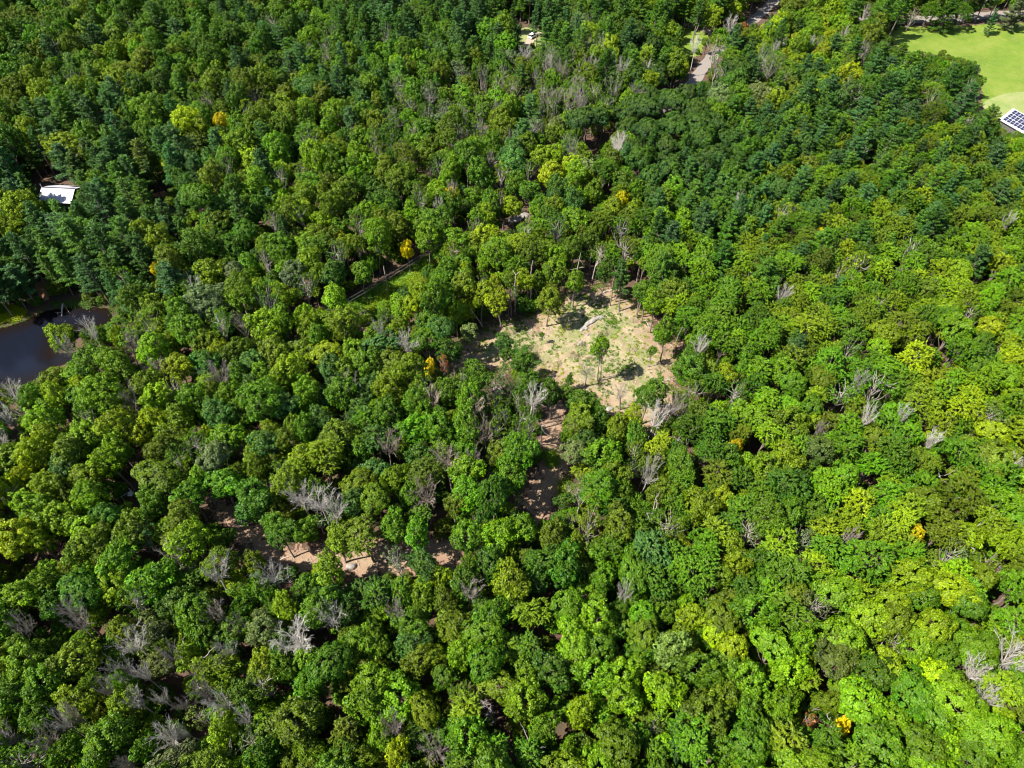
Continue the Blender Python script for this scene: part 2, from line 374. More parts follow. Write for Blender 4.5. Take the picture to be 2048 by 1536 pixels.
# pond
def water_material():
    m, nt, out = new_mat('pond_water'); p = geo_pos(nt)
    b = N(nt, 'ShaderNodeBsdfPrincipled'); L(nt, b.outputs[0], out.inputs[0])
    e = N(nt, 'ShaderNodeAttribute', attribute_type='GEOMETRY', attribute_name='edge').outputs['Fac']
    f = noise(nt, .3, 5, .6, p)
    e2 = math_n(nt, 'ADD', e, math_n(nt, 'MULTIPLY', math_n(nt, 'SUBTRACT', f, .5), .5), True)
    L(nt, ramp(nt, e2, [(0, (.014, .007, .004)), (.25, (.010, .008, .008)), (.7, (.008, .010, .018))]), b.inputs['Base Color'])
    b.inputs['Roughness'].default_value = .07; b.inputs['IOR'].default_value = 1.33
    L(nt, bump(nt, noise(nt, 3.0, 3, .5, p), .25, .05), b.inputs['Normal'])
    return m
def pond_sheet():
    lo = POND.min(0) - 1; hi = POND.max(0) + 1
    x = np.arange(lo[0], hi[0], 1.0); y = np.arange(lo[1], hi[1], 1.0); X, Y = np.meshgrid(x, y)
    ins = inside(POND, X, Y) | (seg_dist(POND, X, Y, True) < 1.2)
    keep = ins[:-1, :-1] | ins[1:, 1:]
    idx = np.arange(X.size).reshape(X.shape)
    F = np.stack([idx[:-1, :-1], idx[:-1, 1:], idx[1:, 1:], idx[1:, :-1]], -1)[keep].reshape(-1)
    used, inv = np.unique(F, return_inverse=True)
    dd = np.where(inside(POND, X, Y), seg_dist(POND, X, Y, True), 0)
    V = np.stack([X, Y, X * 0 - .42], -1).reshape(-1, 3)[used]
    o = link('pond', mesh_from('pond', V, inv.astype(np.int32), 4, [water_material()], {'edge': np.stack([np.clip(dd / 7, 0, 1)] * 3, -1).reshape(-1, 3)[used]}))
    tag(o, 'dark slate pond with brown shallows at the left edge', kind='structure')
pond_sheet()
# ------------------------------------------------------------------ tree prototypes (real metres)
def unit(v): return v / (np.linalg.norm(v, axis=-1, keepdims=True) + 1e-9)
def rhombs(pos, nrm, size, ratio=.55, along=None):
    n = unit(nrm)
    ref = rng.normal(size=n.shape) if along is None else along + rng.normal(size=n.shape) * .25
    t = unit(np.cross(n, np.cross(ref, n))); b = np.cross(n, t)
    s = size[:, None]
    V = np.stack([pos - t * s, pos - b * s * ratio, pos + t * s, pos + b * s * ratio], 1)
    return V
def leaf_mesh(name, V, at, mat):
    n = len(V)
    return mesh_from(name, V.reshape(-1, 3), np.arange(n * 4), 4, [mat], {'rnd': np.repeat(at, 4, 0)})

def crown(name, Rr, H, rz, kind):
    """a crown is a heap of unequal lobes; each lobe's outer face carries knobs (or sprays, or pads) of leaves"""
    cz = H - rz
    q = {'M': dict(sp=.92, kr=(.36, .66), nl=40, ls=.155, nlobe=(11, 17), flat=1.0),
         'A': dict(sp=.72, kr=(.24, .36), nl=30, ls=.165, nlobe=(9, 14), flat=.8),
         'O': dict(sp=1.28, kr=(.50, .80), nl=84, ls=.155, nlobe=(9, 14), flat=.72),
         'S': dict(sp=1.15, kr=(.30, .55), nl=20, ls=.13, nlobe=(9, 13), flat=1.0)}[kind]
    nL = int(rng.integers(*q['nlobe'])); cen = []; rad = []
    lopx, lopy = rng.uniform(.86, 1.1), rng.uniform(.86, 1.1)
    for i in range(nL):
        a = i * 2.4 + rng.normal() * .4; rr = (0.12 if i == 0 else rng.uniform(.40, .80)) * Rr
        lr = Rr * (rng.uniform(.46, .6) if i == 0 else rng.uniform(.20, .42)) * (1.0 if kind == 'O' else 1)
        zz = cz + rz * (.38 if i == 0 else rng.uniform(-.3, .42) + .18 * (1 - rr / Rr)) * (1 if kind != 'O' else .55)
        cen.append([math.cos(a) * rr * lopx, math.sin(a) * rr * lopy, zz]); rad.append(lr)
    # a hidden core low in the crown closes it against the ground
    cen.append([0, 0, cz - rz * .15]); rad.append(Rr * .56)
    cen = np.array(cen); rad = np.array(rad); pos = []; od = []; kv = []
    vz = 1.15 * q['flat']
    for i in range(len(cen)):
        n = max(6, int(4 * math.pi * rad[i] ** 2 / q['sp'] ** 2 * 1.05)); k = np.arange(n) + .5
        z = 1 - 2 * k / n; ph = k * 2.39996 + rng.uniform(0, 6); s = np.sqrt(1 - z * z)
        d = unit(np.stack([s * np.cos(ph), s * np.sin(ph), z], -1) + rng.normal(size=(n, 3)) * .16)
        p = cen[i] + d * rad[i] * rng.uniform(.84, 1.12, (n, 1)) * np.where(rng.random((n, 1)) < .07, 1.22, 1.0) * [1, 1, vz]
        keep = d[:, 2] > -.42
        for j in range(len(cen)):
            if j != i: keep &= np.linalg.norm((p - cen[j]) / [1, 1, vz], axis=1) > rad[j] * .84
        if kind == 'S': keep &= rng.random(n) < .62
        pos.append(p[keep]); od.append(d[keep]); kv.append(np.full(keep.sum(), rng.normal() * .22))
    cc = np.concatenate(pos); d = np.concatenate(od); nc = len(cc)
    cv = np.clip(.5 + np.concatenate(kv) + rng.normal(size=nc) * .2, 0, 1)
    ext = np.linalg.norm(cc[:, :2], axis=1).max(); cc[:, :2] *= Rr / ext * .97
    gd = unit((cc - [0, 0, cz]) / [Rr, Rr, rz]); o_all = unit(d * .75 + gd * .35 + [0, 0, .12])
    rc = rng.uniform(*q['kr'], nc); reps = np.maximum(6, (q['nl'] * (rc / rc.mean()) ** 1.6).astype(int))
    ci = np.repeat(np.arange(nc), reps); n = len(ci); o = o_all[ci]
    u = unit(rng.normal(size=(n, 3))); dot = (u * o).sum(1); flip = dot < -.35; u[flip] = u[flip] - 2 * dot[flip][:, None] * o[flip]
    off = u * (rng.uniform(.6, 1.1, n) * rc[ci])[:, None]
    if kind == 'A':
        ax = unit(o_all * [1, 1, .6] + rng.normal(size=(nc, 3)) * .42)[ci]; f = rng.random(n) ** .85
        a = (off * ax).sum(1)[:, None] * ax; ln = rng.uniform(.45, 1.0, nc)[ci]
        ro = (off - a) * (1.1 - f)[:, None] * .95
        off = ro + ax * (f * ln)[:, None] - ax * .25; off[:, 2] -= f ** 2 * .22
        nrm = unit(ro + 1e-6) * .55 + np.array([0, 0, .8]) + rng.normal(size=(n, 3)) * .36; al = ax
    elif kind == 'O':
        a = (off * o).sum(1)[:, None] * o; off = off - a * .35
        nrm = u * .5 + o * .55 + [0, 0, .3] + rng.normal(size=(n, 3)) * .42; al = None
    else:
        nrm = u * .8 + o * .2 + [0, 0, .3] + rng.normal(size=(n, 3)) * .52; al = None
    p = cc[ci] + off; size = rng.uniform(.7, 1.4, n) * q['ls']
    tipv = np.clip((u * o).sum(1) * .5 + .5, 0, 1) * np.clip(gd[ci, 2] * .6 + .55, 0, 1)
    V = rhombs(p, nrm, size, .62 if kind != 'A' else .40, along=al)
    return leaf_mesh(name, V, np.stack([cv[ci], rng.random(n), tipv], -1), LEAF), cc

def pine(name, Rr, H):
    pos = []; nrm = []; al = []; cv = []; tips = []; segs = []
    lvl = 0; z = H * .40
    segs.append([0, 0, 0, 0, 0, H * .5, .26, .16]); segs.append([0, 0, H * .5, .05, 0, H * .97, .16, .03])
    while z < H * .985:
        f = (z - H * .40) / (H * .60)
        rad = Rr * (1.0 - f) ** .55 * (.74 + .42 * rng.random()) + .3
        nbz = rng.integers(4, 7); a0 = rng.uniform(0, 6.3)
        for k in range(nbz):
            a = a0 + k * 6.283 / nbz + rng.normal() * .18; rr = rad * rng.uniform(.68, 1.12)
            up = .10 + .35 * f; dr = np.array([math.cos(a), math.sin(a), 0.0])
            segs.append([0, 0, z, *(dr * rr * .9 + [0, 0, z + rr * up]), .05, .015])
            nt = max(3, int(rr / .30)); c = rng.normal(.5, .22)
            for j in range(nt):
                t = .28 + .72 * (j + .5) / nt
                w = .16 + .34 * math.sin(min(1, t * 1.02) * 2.7)
                base = dr * rr * t + np.array([0, 0, z + rr * up * t + rr * .10 * t * t])
                m = 24
                side = np.array([-dr[1], dr[0], 0])
                sp = rng.uniform(-1, 1, m)
                p = base + side * (sp * w * max(.6, rr * .42))[:, None] + dr * rng.normal(size=(m, 1)) * .16 + rng.normal(size=(m, 3)) * .07
                p[:, 2] += rng.uniform(-.05, .16, m) - abs(sp) * .06
                pos.append(p); al.append(unit(dr + side * sp[:, None] * 1.1 + [0, 0, .35]))
                nrm.append(np.array([0, 0, 1.0]) + rng.normal(size=(m, 3)) * .45)
                cv.append(np.full(m, np.clip(c, 0, 1))); tips.append(np.full(m, t * .9))
        z += 1.0 * rng.uniform(.75, 1.25) * (1 - .3 * f)
    pos = np.concatenate(pos); n = len(pos)
    V = rhombs(pos, np.concatenate(nrm), rng.uniform(.15, .28, n), .30, along=np.concatenate(al))
    me = leaf_mesh(name, V, np.stack([np.concatenate(cv), rng.random(n), np.concatenate(tips)], -1), NEEDLE)
    tv, tf = tubes(segs, 5)
    return me, mesh_from(name + '_trunk', tv, tf, 4, [BARK])

def trunk_mesh(name, Rr, H, rz, targets, thick=.2, lean=.3, limbs=9):
    segs = []; p = np.array([0, 0, -.4]); r = thick * 1.25; n = 6; pts = [p]
    for k in range(1, n + 1):
        q = np.array([rng.normal() * lean * .3, rng.normal() * lean * .3, H * .72 * k / n]); r2 = thick * (1 - .6 * k / n)
        segs.append([*p, *q, r, r2]); p, r = q, r2; pts.append(q)
    sel = rng.choice(len(targets), min(limbs, len(targets)), replace=False)
    for i in sel:
        t = targets[i]; st = pts[rng.integers(3, n + 1)]
        mid = st * .45 + t * .55 + rng.normal(size=3) * .25 - [0, 0, .25]
        segs.append([*st, *mid, thick * .42, thick * .26]); segs.append([*mid, *(mid + (t - mid) * .96), thick * .26, thick * .08])
    v, f = tubes(segs, 6)
    return mesh_from(name, v, f, 4, [BARK])

def bare_tree(name, Rr, H, spread=1.0, limbs=7, elong=False, dens=1.0):
    """dead tree: trunk with main limbs as one mesh, the fine branches as another"""
    T = []; B = []
    hf = H * (.60 if not elong else .2)
    T.append([0, 0, -.3, .1, 0, hf, .24, .17])
    top = np.array([.1, 0, hf])
    if elong:
        T.append([.1, 0, hf, 0, .1, H, .17, .03])
        tips = []
        for k in range(int(26 * dens)):
            z = hf + (H - hf) * (k / 26); a = k * 2.4 + rng.normal() * .3; l = Rr * (1.05 - .75 * (k / 26)) * rng.uniform(.7, 1.1)
            e = np.array([math.cos(a) * l, math.sin(a) * l, z + l * .35]); T.append([0, 0, z, *e, .055, .02]); tips.append((np.array([0, 0, z]), e))
        mains = tips
    else:
        mains = []
        for k in range(limbs):
            a = k * 6.283 / limbs + rng.normal() * .35; el = rng.uniform(.12, 1.2) if k else 1.3
            tgt = np.array([math.cos(a) * math.cos(el) * Rr * 1.25 * spread, math.sin(a) * math.cos(el) * Rr * 1.25 * spread, hf + (H - hf) * (.45 + .55 * math.sin(el))])
            p = top; r = .085
            bend = rng.normal(size=3) * .3
            for j in range(1, 5):
                t = j / 4; q = top + (tgt - top) * t + bend * math.sin(t * 3.14) + rng.normal(size=3) * .10; r2 = .065 * (1 - t) + .022
                T.append([*p, *q, r, r2]); mains.append((p, q)); p, r = q, r2
    for p, q in mains:
        nb = rng.integers(2, 5) if not elong else 4
        for _ in range(int(max(1, nb * dens))):
            s = p + (q - p) * rng.random(); d = unit(unit(q - p) * 1.3 + rng.normal(size=3) * .5 + [0, 0, .1]); l = rng.uniform(.8, 2.0) * (.6 if elong else 1) * Rr / 4
            e = s + d * l; B.append([*s, *e, .034, .018])
            for _ in range(5):
                s2 = s + (e - s) * rng.uniform(.2, 1); d2 = unit(d + rng.normal(size=3) * .5 + [0, 0, .15]); l2 = rng.uniform(.45, 1.15) * (.6 if elong else 1) * Rr / 4
                e2 = s2 + d2 * l2; B.append([*s2, *e2, .020, .011])
                for _ in range(1):
                    s3 = s2 + (e2 - s2) * rng.uniform(.3, 1); B.append([*s3, *(s3 + unit(d2 + rng.normal(size=3) * .6) * l2 * .6), .013, .008])
    v, f = tubes(T, 6); v2, f2 = tubes(B, 3)
    return mesh_from(name, v, f, 4, [BARK]), mesh_from(name + '_branches', v2, f2, 4, [BARK])

def snag(name, Rr, H):
    T = [[0, 0, -.3, .2, .1, H * .6, .26, .2]]; p0 = np.array([.2, .1, H * .6]); B = []
    for k in range(3):
        a = rng.uniform(0, 6.3); p = p0; d = unit(np.array([math.cos(a), math.sin(a), .55])); r = .15
        for j in range(6):
            d = unit(d + rng.normal(size=3) * .35 * [1, 1, .6]); q = p + d * Rr * .3; q[2] = min(q[2], H * 1.03); r2 = r * .78
            T.append([*p, *q, r, r2]); 
            if j > 1:
                e = q + unit(d + rng.normal(size=3) * .8) * Rr * .25; B.append([*q, *e, .05, .02])
                B.append([*e, *(e + unit(rng.normal(size=3)) * Rr * .14), .025, .012])
            p, r = q, r2
    v, f = tubes(T, 6); v2, f2 = tubes(B, 4)
    return mesh_from(name, v, f, 4, [BARK]), mesh_from(name + '_branches', v2, f2, 4, [BARK])

# protos: kind -> list of dict(R, H, a (crown or branches), b (trunk))
PR = {}
def add_proto(kind, Rr, H, rz, a, b): PR.setdefault(kind, []).append(dict(R=Rr, H=H, rz=rz, a=a, b=b))
for kind, sizes in {'M': [(5.4, 16, 5.6), (4.6, 15, 5.4), (4.0, 14, 4.8), (3.4, 13, 4.6), (2.7, 11.5, 3.9)],
                    'A': [(5.0, 16, 4.0), (4.2, 15, 3.8), (3.4, 13.5, 3.4), (2.7, 12, 3.0)],
                    'O': [(5.6, 16, 4.0), (4.6, 15, 3.8), (3.6, 13, 3.2)],
                    'S': [(4.2, 14.5, 4.2), (3.2, 13, 3.6), (2.6, 12, 3.4)]}.items():
    for Rr, H, rz in sizes:
        me, cc = crown('crown', Rr, H, rz, kind)
        tg = cc if kind == 'S' else cc * [.75, .75, .93]
        add_proto(kind, Rr, H, rz, me, trunk_mesh('trunk', Rr, H, rz, tg, limbs=26 if kind == 'S' else 10, thick=.2 if kind != 'S' else .17))
for Rr, H in ((4.1, 16.5), (3.6, 16), (3.0, 15), (3.8, 15.5)):
    me, tr = pine('crown', Rr, H); add_proto('P', Rr, H, H * .33, me, tr)
for k in range(5):
    Rr, H = [(4.5, 14), (3.6, 13.5), (3.2, 13), (4.0, 12.5), (5.6, 14)][k]
    t, b = bare_tree('trunk', Rr, H, limbs=[12, 10, 9, 14, 12][k], spread=[1, .8, .9, 1.1, 1.15][k]); add_proto('B', Rr, H, Rr * .8, b, t)
t, b = bare_tree('trunk', 1.7, 15, elong=True); add_proto('E', 1.7, 15, 5, b, t)
for k in range(4):
    t, b = snag('trunk', 3.0, 14.3); add_proto('F', 3.0, 14.3, 1.0, b, t)
# tall thin-stemmed clearing trees
for Rr, H, rz in ((2.9, 13, 3.0), (1.9, 11, 2.6)):
    me, cc = crown('crown', Rr, H, rz, 'M'); add_proto('T', Rr, H, rz, me, trunk_mesh('trunk', Rr, H, rz, cc, limbs=20, thick=.16, lean=.5))

COL = {'g': (.062, .150, .010), 'd': (.036, .100, .010), 'l': (.108, .215, .016), 'y': (.138, .218, .011), 'Y': (.60, .50, .010), 'G': (.200, .275, .014),
       'v': (.072, .195, .008), 'V': (.140, .270, .012), 'b': (.042, .110, .024), 'o': (.086, .135, .014), 's': (.105, .145, .062), 'r': (.24, .10, .04),
       'p': (.150, .230, .060), 'D': (.052, .088, .020), 'e': (.024, .068, .012)}
CNAME = {'g': 'mid green', 'd': 'dark green', 'l': 'light green', 'y': 'yellowish green', 'Y': 'bright yellow', 'G': 'yellow-green', 'v': 'vivid green',
         'V': 'lime green', 'b': 'bluish green', 'o': 'olive green', 's': 'greyish green', 'r': 'rusty orange', 'p': 'pale green', 'D': 'dull dark olive', 'e': 'very dark green'}
BCOL = {'w': (.42, .385, .34), 'k': (.27, .225, .20), 'n': (.30, .235, .185)}
BNAME = {'w': 'pale grey', 'k': 'brownish grey', 'n': 'light brown'}
FORM = {'M': 'lobed', 'A': 'feathery', 'O': 'dome-crowned', 'S': 'thin-crowned', 'P': 'pine', 'T': 'slender-stemmed'}
# hand-listed trees: photo pixel of the crown's centre, crown radius in photo pixels, kind, colour
TREES = '''
35,1065,45,M,G 130,1040,40,M,l 85,1092,22,M,y 150,1107,30,M,o 197,1100,38,M,o 267,1060,38,M,o 373,1040,40,M,o 305,1078,28,S,b 97,1150,32,M,l 43,1186,34,M,l
157,1168,48,O,d 227,1188,38,M,y 190,1226,22,M,y 310,1164,44,M,v 337,1112,32,B,k 447,1112,40,M,o 428,1160,32,B,w 360,1197,38,M,d 143,1224,26,B,k 157,1263,30,B,k
45,1262,24,B,k 418,1215,24,B,k 448,1232,20,B,n 490,1208,28,M,v 487,1252,20,B,k 52,1310,45,M,l 133,1325,48,M,o 270,1285,36,B,w 262,1325,32,B,w 325,1283,16,F,w
403,1284,22,F,w 467,1300,30,B,w 420,1324,30,M,y 87,1372,42,M,g 25,1390,38,M,g 167,1390,38,M,y 212,1388,22,B,k 203,1343,24,M,l 258,1378,22,M,v 290,1355,18,B,w
350,1318,28,B,k 385,1342,20,B,k 285,1408,28,B,w 322,1395,20,B,w 363,1392,18,B,k 415,1388,26,B,k 452,1402,30,B,w 243,1415,36,M,y 133,1455,28,B,w 168,1445,20,B,n
77,1432,36,M,g 25,1475,28,B,k 90,1490,30,B,k 213,1465,50,M,g 340,1475,32,B,w 375,1455,18,B,w 395,1432,30,S,s 437,1457,32,M,y 495,1445,20,B,w 480,1400,34,M,d
353,1508,42,M,s 297,1500,28,M,v 187,1518,34,M,l 265,1515,18,B,k 40,1522,22,M,o 127,1515,34,M,g 428,1500,14,F,w 490,1490,34,S,s 20,1240,40,M,g 95,1215,30,M,d 245,1260,28,M,o
562,1067,34,M,d 602,1062,26,M,g 672,1080,30,M,y 728,1065,45,A,o 658,1030,30,B,w 795,1050,32,M,g 832,1065,30,M,v 942,1070,38,M,g 664,1140,34,M,V 795,1124,28,S,s
850,1124,34,A,d 878,1160,24,M,y 745,1178,36,A,d 672,1184,34,M,b 548,1150,34,B,w 942,1157,34,M,d 985,1140,34,M,d 932,1190,26,B,k 572,1222,28,M,y 530,1258,38,M,s
602,1275,52,B,w 668,1252,30,B,w 792,1227,24,B,k 712,1222,26,M,b 825,1244,34,M,g 838,1284,32,M,b 715,1297,34,M,l 755,1284,34,M,g 912,1250,36,M,o 978,1280,40,O,g
838,1330,34,M,o 908,1330,28,M,l 965,1317,42,O,g 742,1360,38,M,l 745,1408,42,M,l 532,1330,34,M,y 578,1340,30,M,g 615,1367,34,M,v 595,1440,55,M,o 628,1425,30,M,d
788,1455,26,B,k 700,1474,36,A,o 812,1510,28,M,G 878,1497,36,B,k 932,1464,46,M,v 938,1414,38,A,y 865,1417,36,O,o 988,1420,18,E,k 622,1500,28,M,l 925,1515,34,A,g
992,1500,34,A,g 728,1518,30,M,o 538,1505,34,M,d 610,1180,28,M,g 520,1175,28,M,g 795,1175,28,A,g 500,1125,24,M,o 887,1205,26,M,o
1074,1125,44,A,d 1074,1162,28,M,b 1045,1055,30,M,g 1184,1050,50,S,o 1200,1098,36,M,g 1150,1095,24,M,y 1270,1050,20,M,y 1304,1087,42,A,b 1344,1045,38,S,n
1434,1048,34,A,y 1497,1067,30,S,s 1400,1097,38,A,v 1258,1134,44,O,g 1308,1157,42,A,d 1400,1157,52,A,g 1470,1141,28,M,y 1514,1110,30,M,d 1067,1230,36,A,y
1140,1204,38,O,g 1254,1197,20,B,w 1197,1244,46,M,l 1140,1300,50,M,l 1297,1230,32,O,v 1290,1264,38,O,o 1377,1237,32,M,y 1450,1224,44,O,o 1430,1278,26,O,G
1487,1285,34,O,G 1344,1307,38,M,p 1277,1307,30,M,g 1240,1358,42,M,V 1250,1404,38,M,V 1190,1360,44,M,l 1120,1368,28,O,D 1057,1398,46,M,l 1044,1344,30,M,l
1390,1344,46,M,g 1337,1378,40,M,l 1437,1390,36,M,o 1504,1364,46,M,g 1504,1418,34,M,g 1157,1440,30,M,y 1220,1484,50,O,o 1304,1464,26,S,D 1377,1454,52,A,v
1067,1461,22,F,w 1090,1470,32,M,g 1130,1508,22,M,l 1067,1510,36,A,g 1487,1464,44,O,g 1520,1500,20,F,w 1374,1508,40,A,b 1297,1518,32,A,g 1437,1508,34,M,v
1643,1057,34,A,y 1686,1084,18,B,k 1612,1090,28,S,s 1750,1064,36,A,y 1823,1087,20,M,Y 1736,1121,58,A,v 1810,1117,40,A,v 1936,1045,30,F,w 1933,1074,34,M,G
1912,1107,32,S,s 1836,1140,18,S,s 1980,1127,34,S,y 2016,1084,40,A,y 1546,1180,34,A,v 1586,1140,44,A,g 1686,1204,50,O,l 1583,1197,34,O,o 1636,1217,36,S,s
1776,1197,34,O,y 1743,1231,44,O,y 1779,1244,40,O,o 1849,1191,40,O,g 1896,1167,50,O,y 1936,1211,42,O,g 1863,1254,46,O,y 1669,1321,52,O,D 1589,1351,42,M,V
1603,1281,30,M,l 1776,1284,36,S,o 1783,1321,40,O,y 1846,1334,34,O,G 1953,1274,42,O,l 1889,1307,34,O,g 2020,1322,44,B,w 1962,1362,30,B,w 1973,1405,24,B,w
2012,1382,40,A,V 1736,1345,44,O,d 1729,1412,54,O,l 1830,1384,50,O,g 1646,1397,30,O,o 1563,1397,36,M,l 1666,1440,20,F,w 1616,1450,16,S,r 1686,1472,16,M,Y
1580,1494,46,A,y 1660,1484,36,A,g 1770,1484,56,O,g 1870,1430,50,O,g 1900,1505,40,M,V 1986,1458,60,O,l 2030,1180,40,A,v 2030,1250,36,A,v 1950,1320,36,O,g 2040,1510,40,O,g
130,672,28,M,y 185,667,20,B,w 150,702,22,B,w 230,675,16,M,G 265,685,18,B,k 332,690,24,M,y 185,733,32,M,g 312,740,22,B,k 362,740,28,M,G 450,707,22,M,G 412,730,28,M,b
442,760,30,B,k 260,795,30,B,k 20,800,24,B,w 20,835,22,B,w 12,890,28,B,w 105,795,24,M,y 160,800,30,M,g 182,860,38,M,l 290,858,26,M,G 318,835,24,M,y 365,830,28,M,o
430,838,36,M,b 80,898,36,M,y 140,905,34,M,o 243,900,28,M,l 325,903,34,M,o 303,948,48,O,o 435,915,34,O,s 135,940,34,M,b 15,980,28,M,G 62,955,22,M,G 175,952,30,M,y
447,973,34,M,v 390,948,26,M,l 100,975,36,M,y 45,1003,28,S,s 185,998,36,M,l 312,1000,32,M,g 225,1035,28,M,b 65,800,24,M,g 
545,705,32,M,y 600,715,28,M,o 652,697,34,O,o 812,690,28,B,w 772,668,16,B,w 858,680,34,O,g 645,745,32,M,b 702,772,28,B,k 615,800,32,M,l 742,785,30,M,b 857,745,14,M,Y
887,732,14,S,r 580,820,28,M,b 872,812,24,B,n 942,825,26,B,n 905,790,36,M,g 827,865,36,M,v 787,835,32,M,g 887,857,36,M,g 677,865,38,M,o 772,900,32,B,n 975,865,30,B,n
897,925,32,B,n 960,932,20,B,k 607,915,34,M,G 532,892,30,M,b 717,902,26,M,g 600,1000,36,B,w 645,1015,34,B,w 852,990,34,B,n 945,990,40,M,v 707,955,36,O,o 750,990,36,O,o
800,962,28,M,y 837,910,30,M,d 510,1000,44,M,d 1000,905,30,M,o 905,1010,24,M,o 925,910,24,M,v 540,760,28,M,l 480,820,26,M,g 550,860,24,M,y 520,935,24,M,o
1055,770,28,M,d 1105,783,24,M,d 1155,800,28,M,d 1180,808,22,M,g 1145,838,32,M,o 1184,878,24,M,b 1297,852,26,B,w 1336,815,26,B,k 1260,835,20,M,G 1232,852,26,M,y
1294,790,34,M,d 1396,745,36,M,d 1394,695,18,B,w 1335,668,24,M,g 1444,690,28,A,g 1466,893,16,M,Y 1448,760,18,M,G 1486,925,22,M,l 1320,890,28,A,y 1270,905,26,S,n
1288,955,26,B,w 1215,905,40,M,g 1200,970,46,M,v 1160,895,30,O,s 1055,800,26,B,w 1313,990,20,F,w 1447,1005,26,M,G 1436,852,40,A,g 1040,905,44,M,g 1030,950,36,M,g
1409,900,34,A,d 1362,985,34,M,g 1160,990,26,S,s 1085,812,16,F,w 955,745,28,M,g 905,700,24,M,d
1713,768,18,B,w 1737,840,18,B,w 1735,818,18,M,b 1628,866,14,B,k 1814,842,16,B,w 1866,890,20,B,w 1903,926,14,F,w 2032,945,20,B,w 1975,833,36,S,s 1653,910,36,O,D
1963,712,26,A,b 1878,845,30,A,y 2000,880,30,O,G 1890,785,30,A,l 1710,1003,34,A,G 1576,926,32,M,y 1560,590,18,B,w 1440,493,13,F,w 1465,420,10,B,w 1822,450,10,F,w
2010,455,16,B,w 1628,470,11,M,Y 1590,380,20,P,b 1683,328,22,P,b 1855,430,24,P,b 1846,470,18,P,b 1400,452,22,P,b 1320,455,22,P,d 1360,330,20,P,d 1310,300,22,P,d
100,450,24,P,b 150,432,24,P,d 200,470,24,P,d 240,520,24,P,b 180,540,26,P,b 300,440,24,P,d 130,520,24,P,g 60,480,22,P,d 270,400,24,P,g 330,430,22,P,d 250,590,20,P,b
215,570,18,P,b 40,412,38,M,G 28,462,32,M,y 330,490,28,M,y 322,542,11,M,Y 392,600,20,B,w 440,420,24,M,b 520,420,26,M,d 370,250,32,M,G 440,245,14,M,Y 450,285,16,M,G
125,295,32,M,y 60,265,28,M,y 268,95,26,M,G 230,270,26,P,b 340,330,28,P,b 220,335,28,P,b 190,300,22,P,d 290,310,24,P,o 720,85,20,P,b 830,70,18,P,b 890,40,22,P,d
932,48,20,P,b 985,75,20,P,b 725,205,24,P,b 700,240,22,P,b 620,165,34,O,b 835,84,8,M,r 990,222,15,B,k 1100,62,20,P,d 1130,92,22,P,d 1160,22,20,S,n 1075,28,18,P,b
1250,20,20,P,b 1240,142,17,B,w 1187,148,14,B,k 1120,150,14,B,k 1098,205,14,B,k 1115,200,14,B,k 960,262,14,B,w 1300,165,20,M,G 1430,36,17,M,G 1465,57,18,B,w 1488,62,11,M,r
1238,290,15,B,w 1108,354,30,M,G 1142,334,28,M,G 1170,316,20,M,y 1243,405,13,M,Y 905,404,12,M,Y 815,497,13,M,Y 685,474,9,M,Y 880,430,14,B,w 900,390,12,B,k
1060,385,24,T,d 1025,415,18,M,G 985,395,20,M,d 1620,95,14,B,w 1718,102,10,B,w 1765,108,10,B,w 1550,100,10,B,w 1688,75,9,B,w 1390,95,12,B,w 1465,330,24,P,d
650,440,20,M,y 690,500,22,M,o 590,560,28,M,s 720,545,22,M,g 660,600,28,M,l 640,640,22,M,G 760,440,22,M,o 620,370,24,M,g 560,350,20,S,b 480,460,26,O,d
1300,220,34,O,e 1342,198,32,O,e 1388,215,34,O,e 1425,242,30,O,e 1350,250,38,O,e 1290,262,32,O,e 1398,278,32,O,e 1445,272,26,O,e 1250,235,24,O,e 1330,290,30,O,e 1375,188,26,O,e
1785,25,20,P,d 1820,30,18,S,s 1858,22,22,A,v 1895,25,24,P,d 1930,22,22,A,d 1750,30,20,M,d 2032,22,24,P,s 1994,38,10,P,b
960,590,26,M,y 1000,595,26,M,G 935,560,22,M,l 900,545,28,M,g 870,560,26,M,g 1150,560,20,M,l 1210,545,20,M,d 1250,552,20,P,d 1285,580,22,M,g 1312,610,22,M,l 1060,565,18,M,y
1020,560,20,M,l 840,600,22,M,y 815,625,22,M,G 760,660,22,M,l 800,655,20,M,y 735,690,18,M,g
'''
LONE = '''
1090,600,30,1093,652,M,o 932,660,17,940,704,T,s 996,672,15,1006,726,M,b 1000,700,14,1010,738,M,d 1037,718,21,1040,760,M,d 1200,690,22,1196,762,T,l 1210,672,13,1202,756,S,n
1135,748,9,1134,780,P,d 1303,700,9,1296,734,T,g 1170,742,20,1170,772,B,k 1238,785,20,1240,818,B,k 1085,668,5,1083,688,T,g
'''
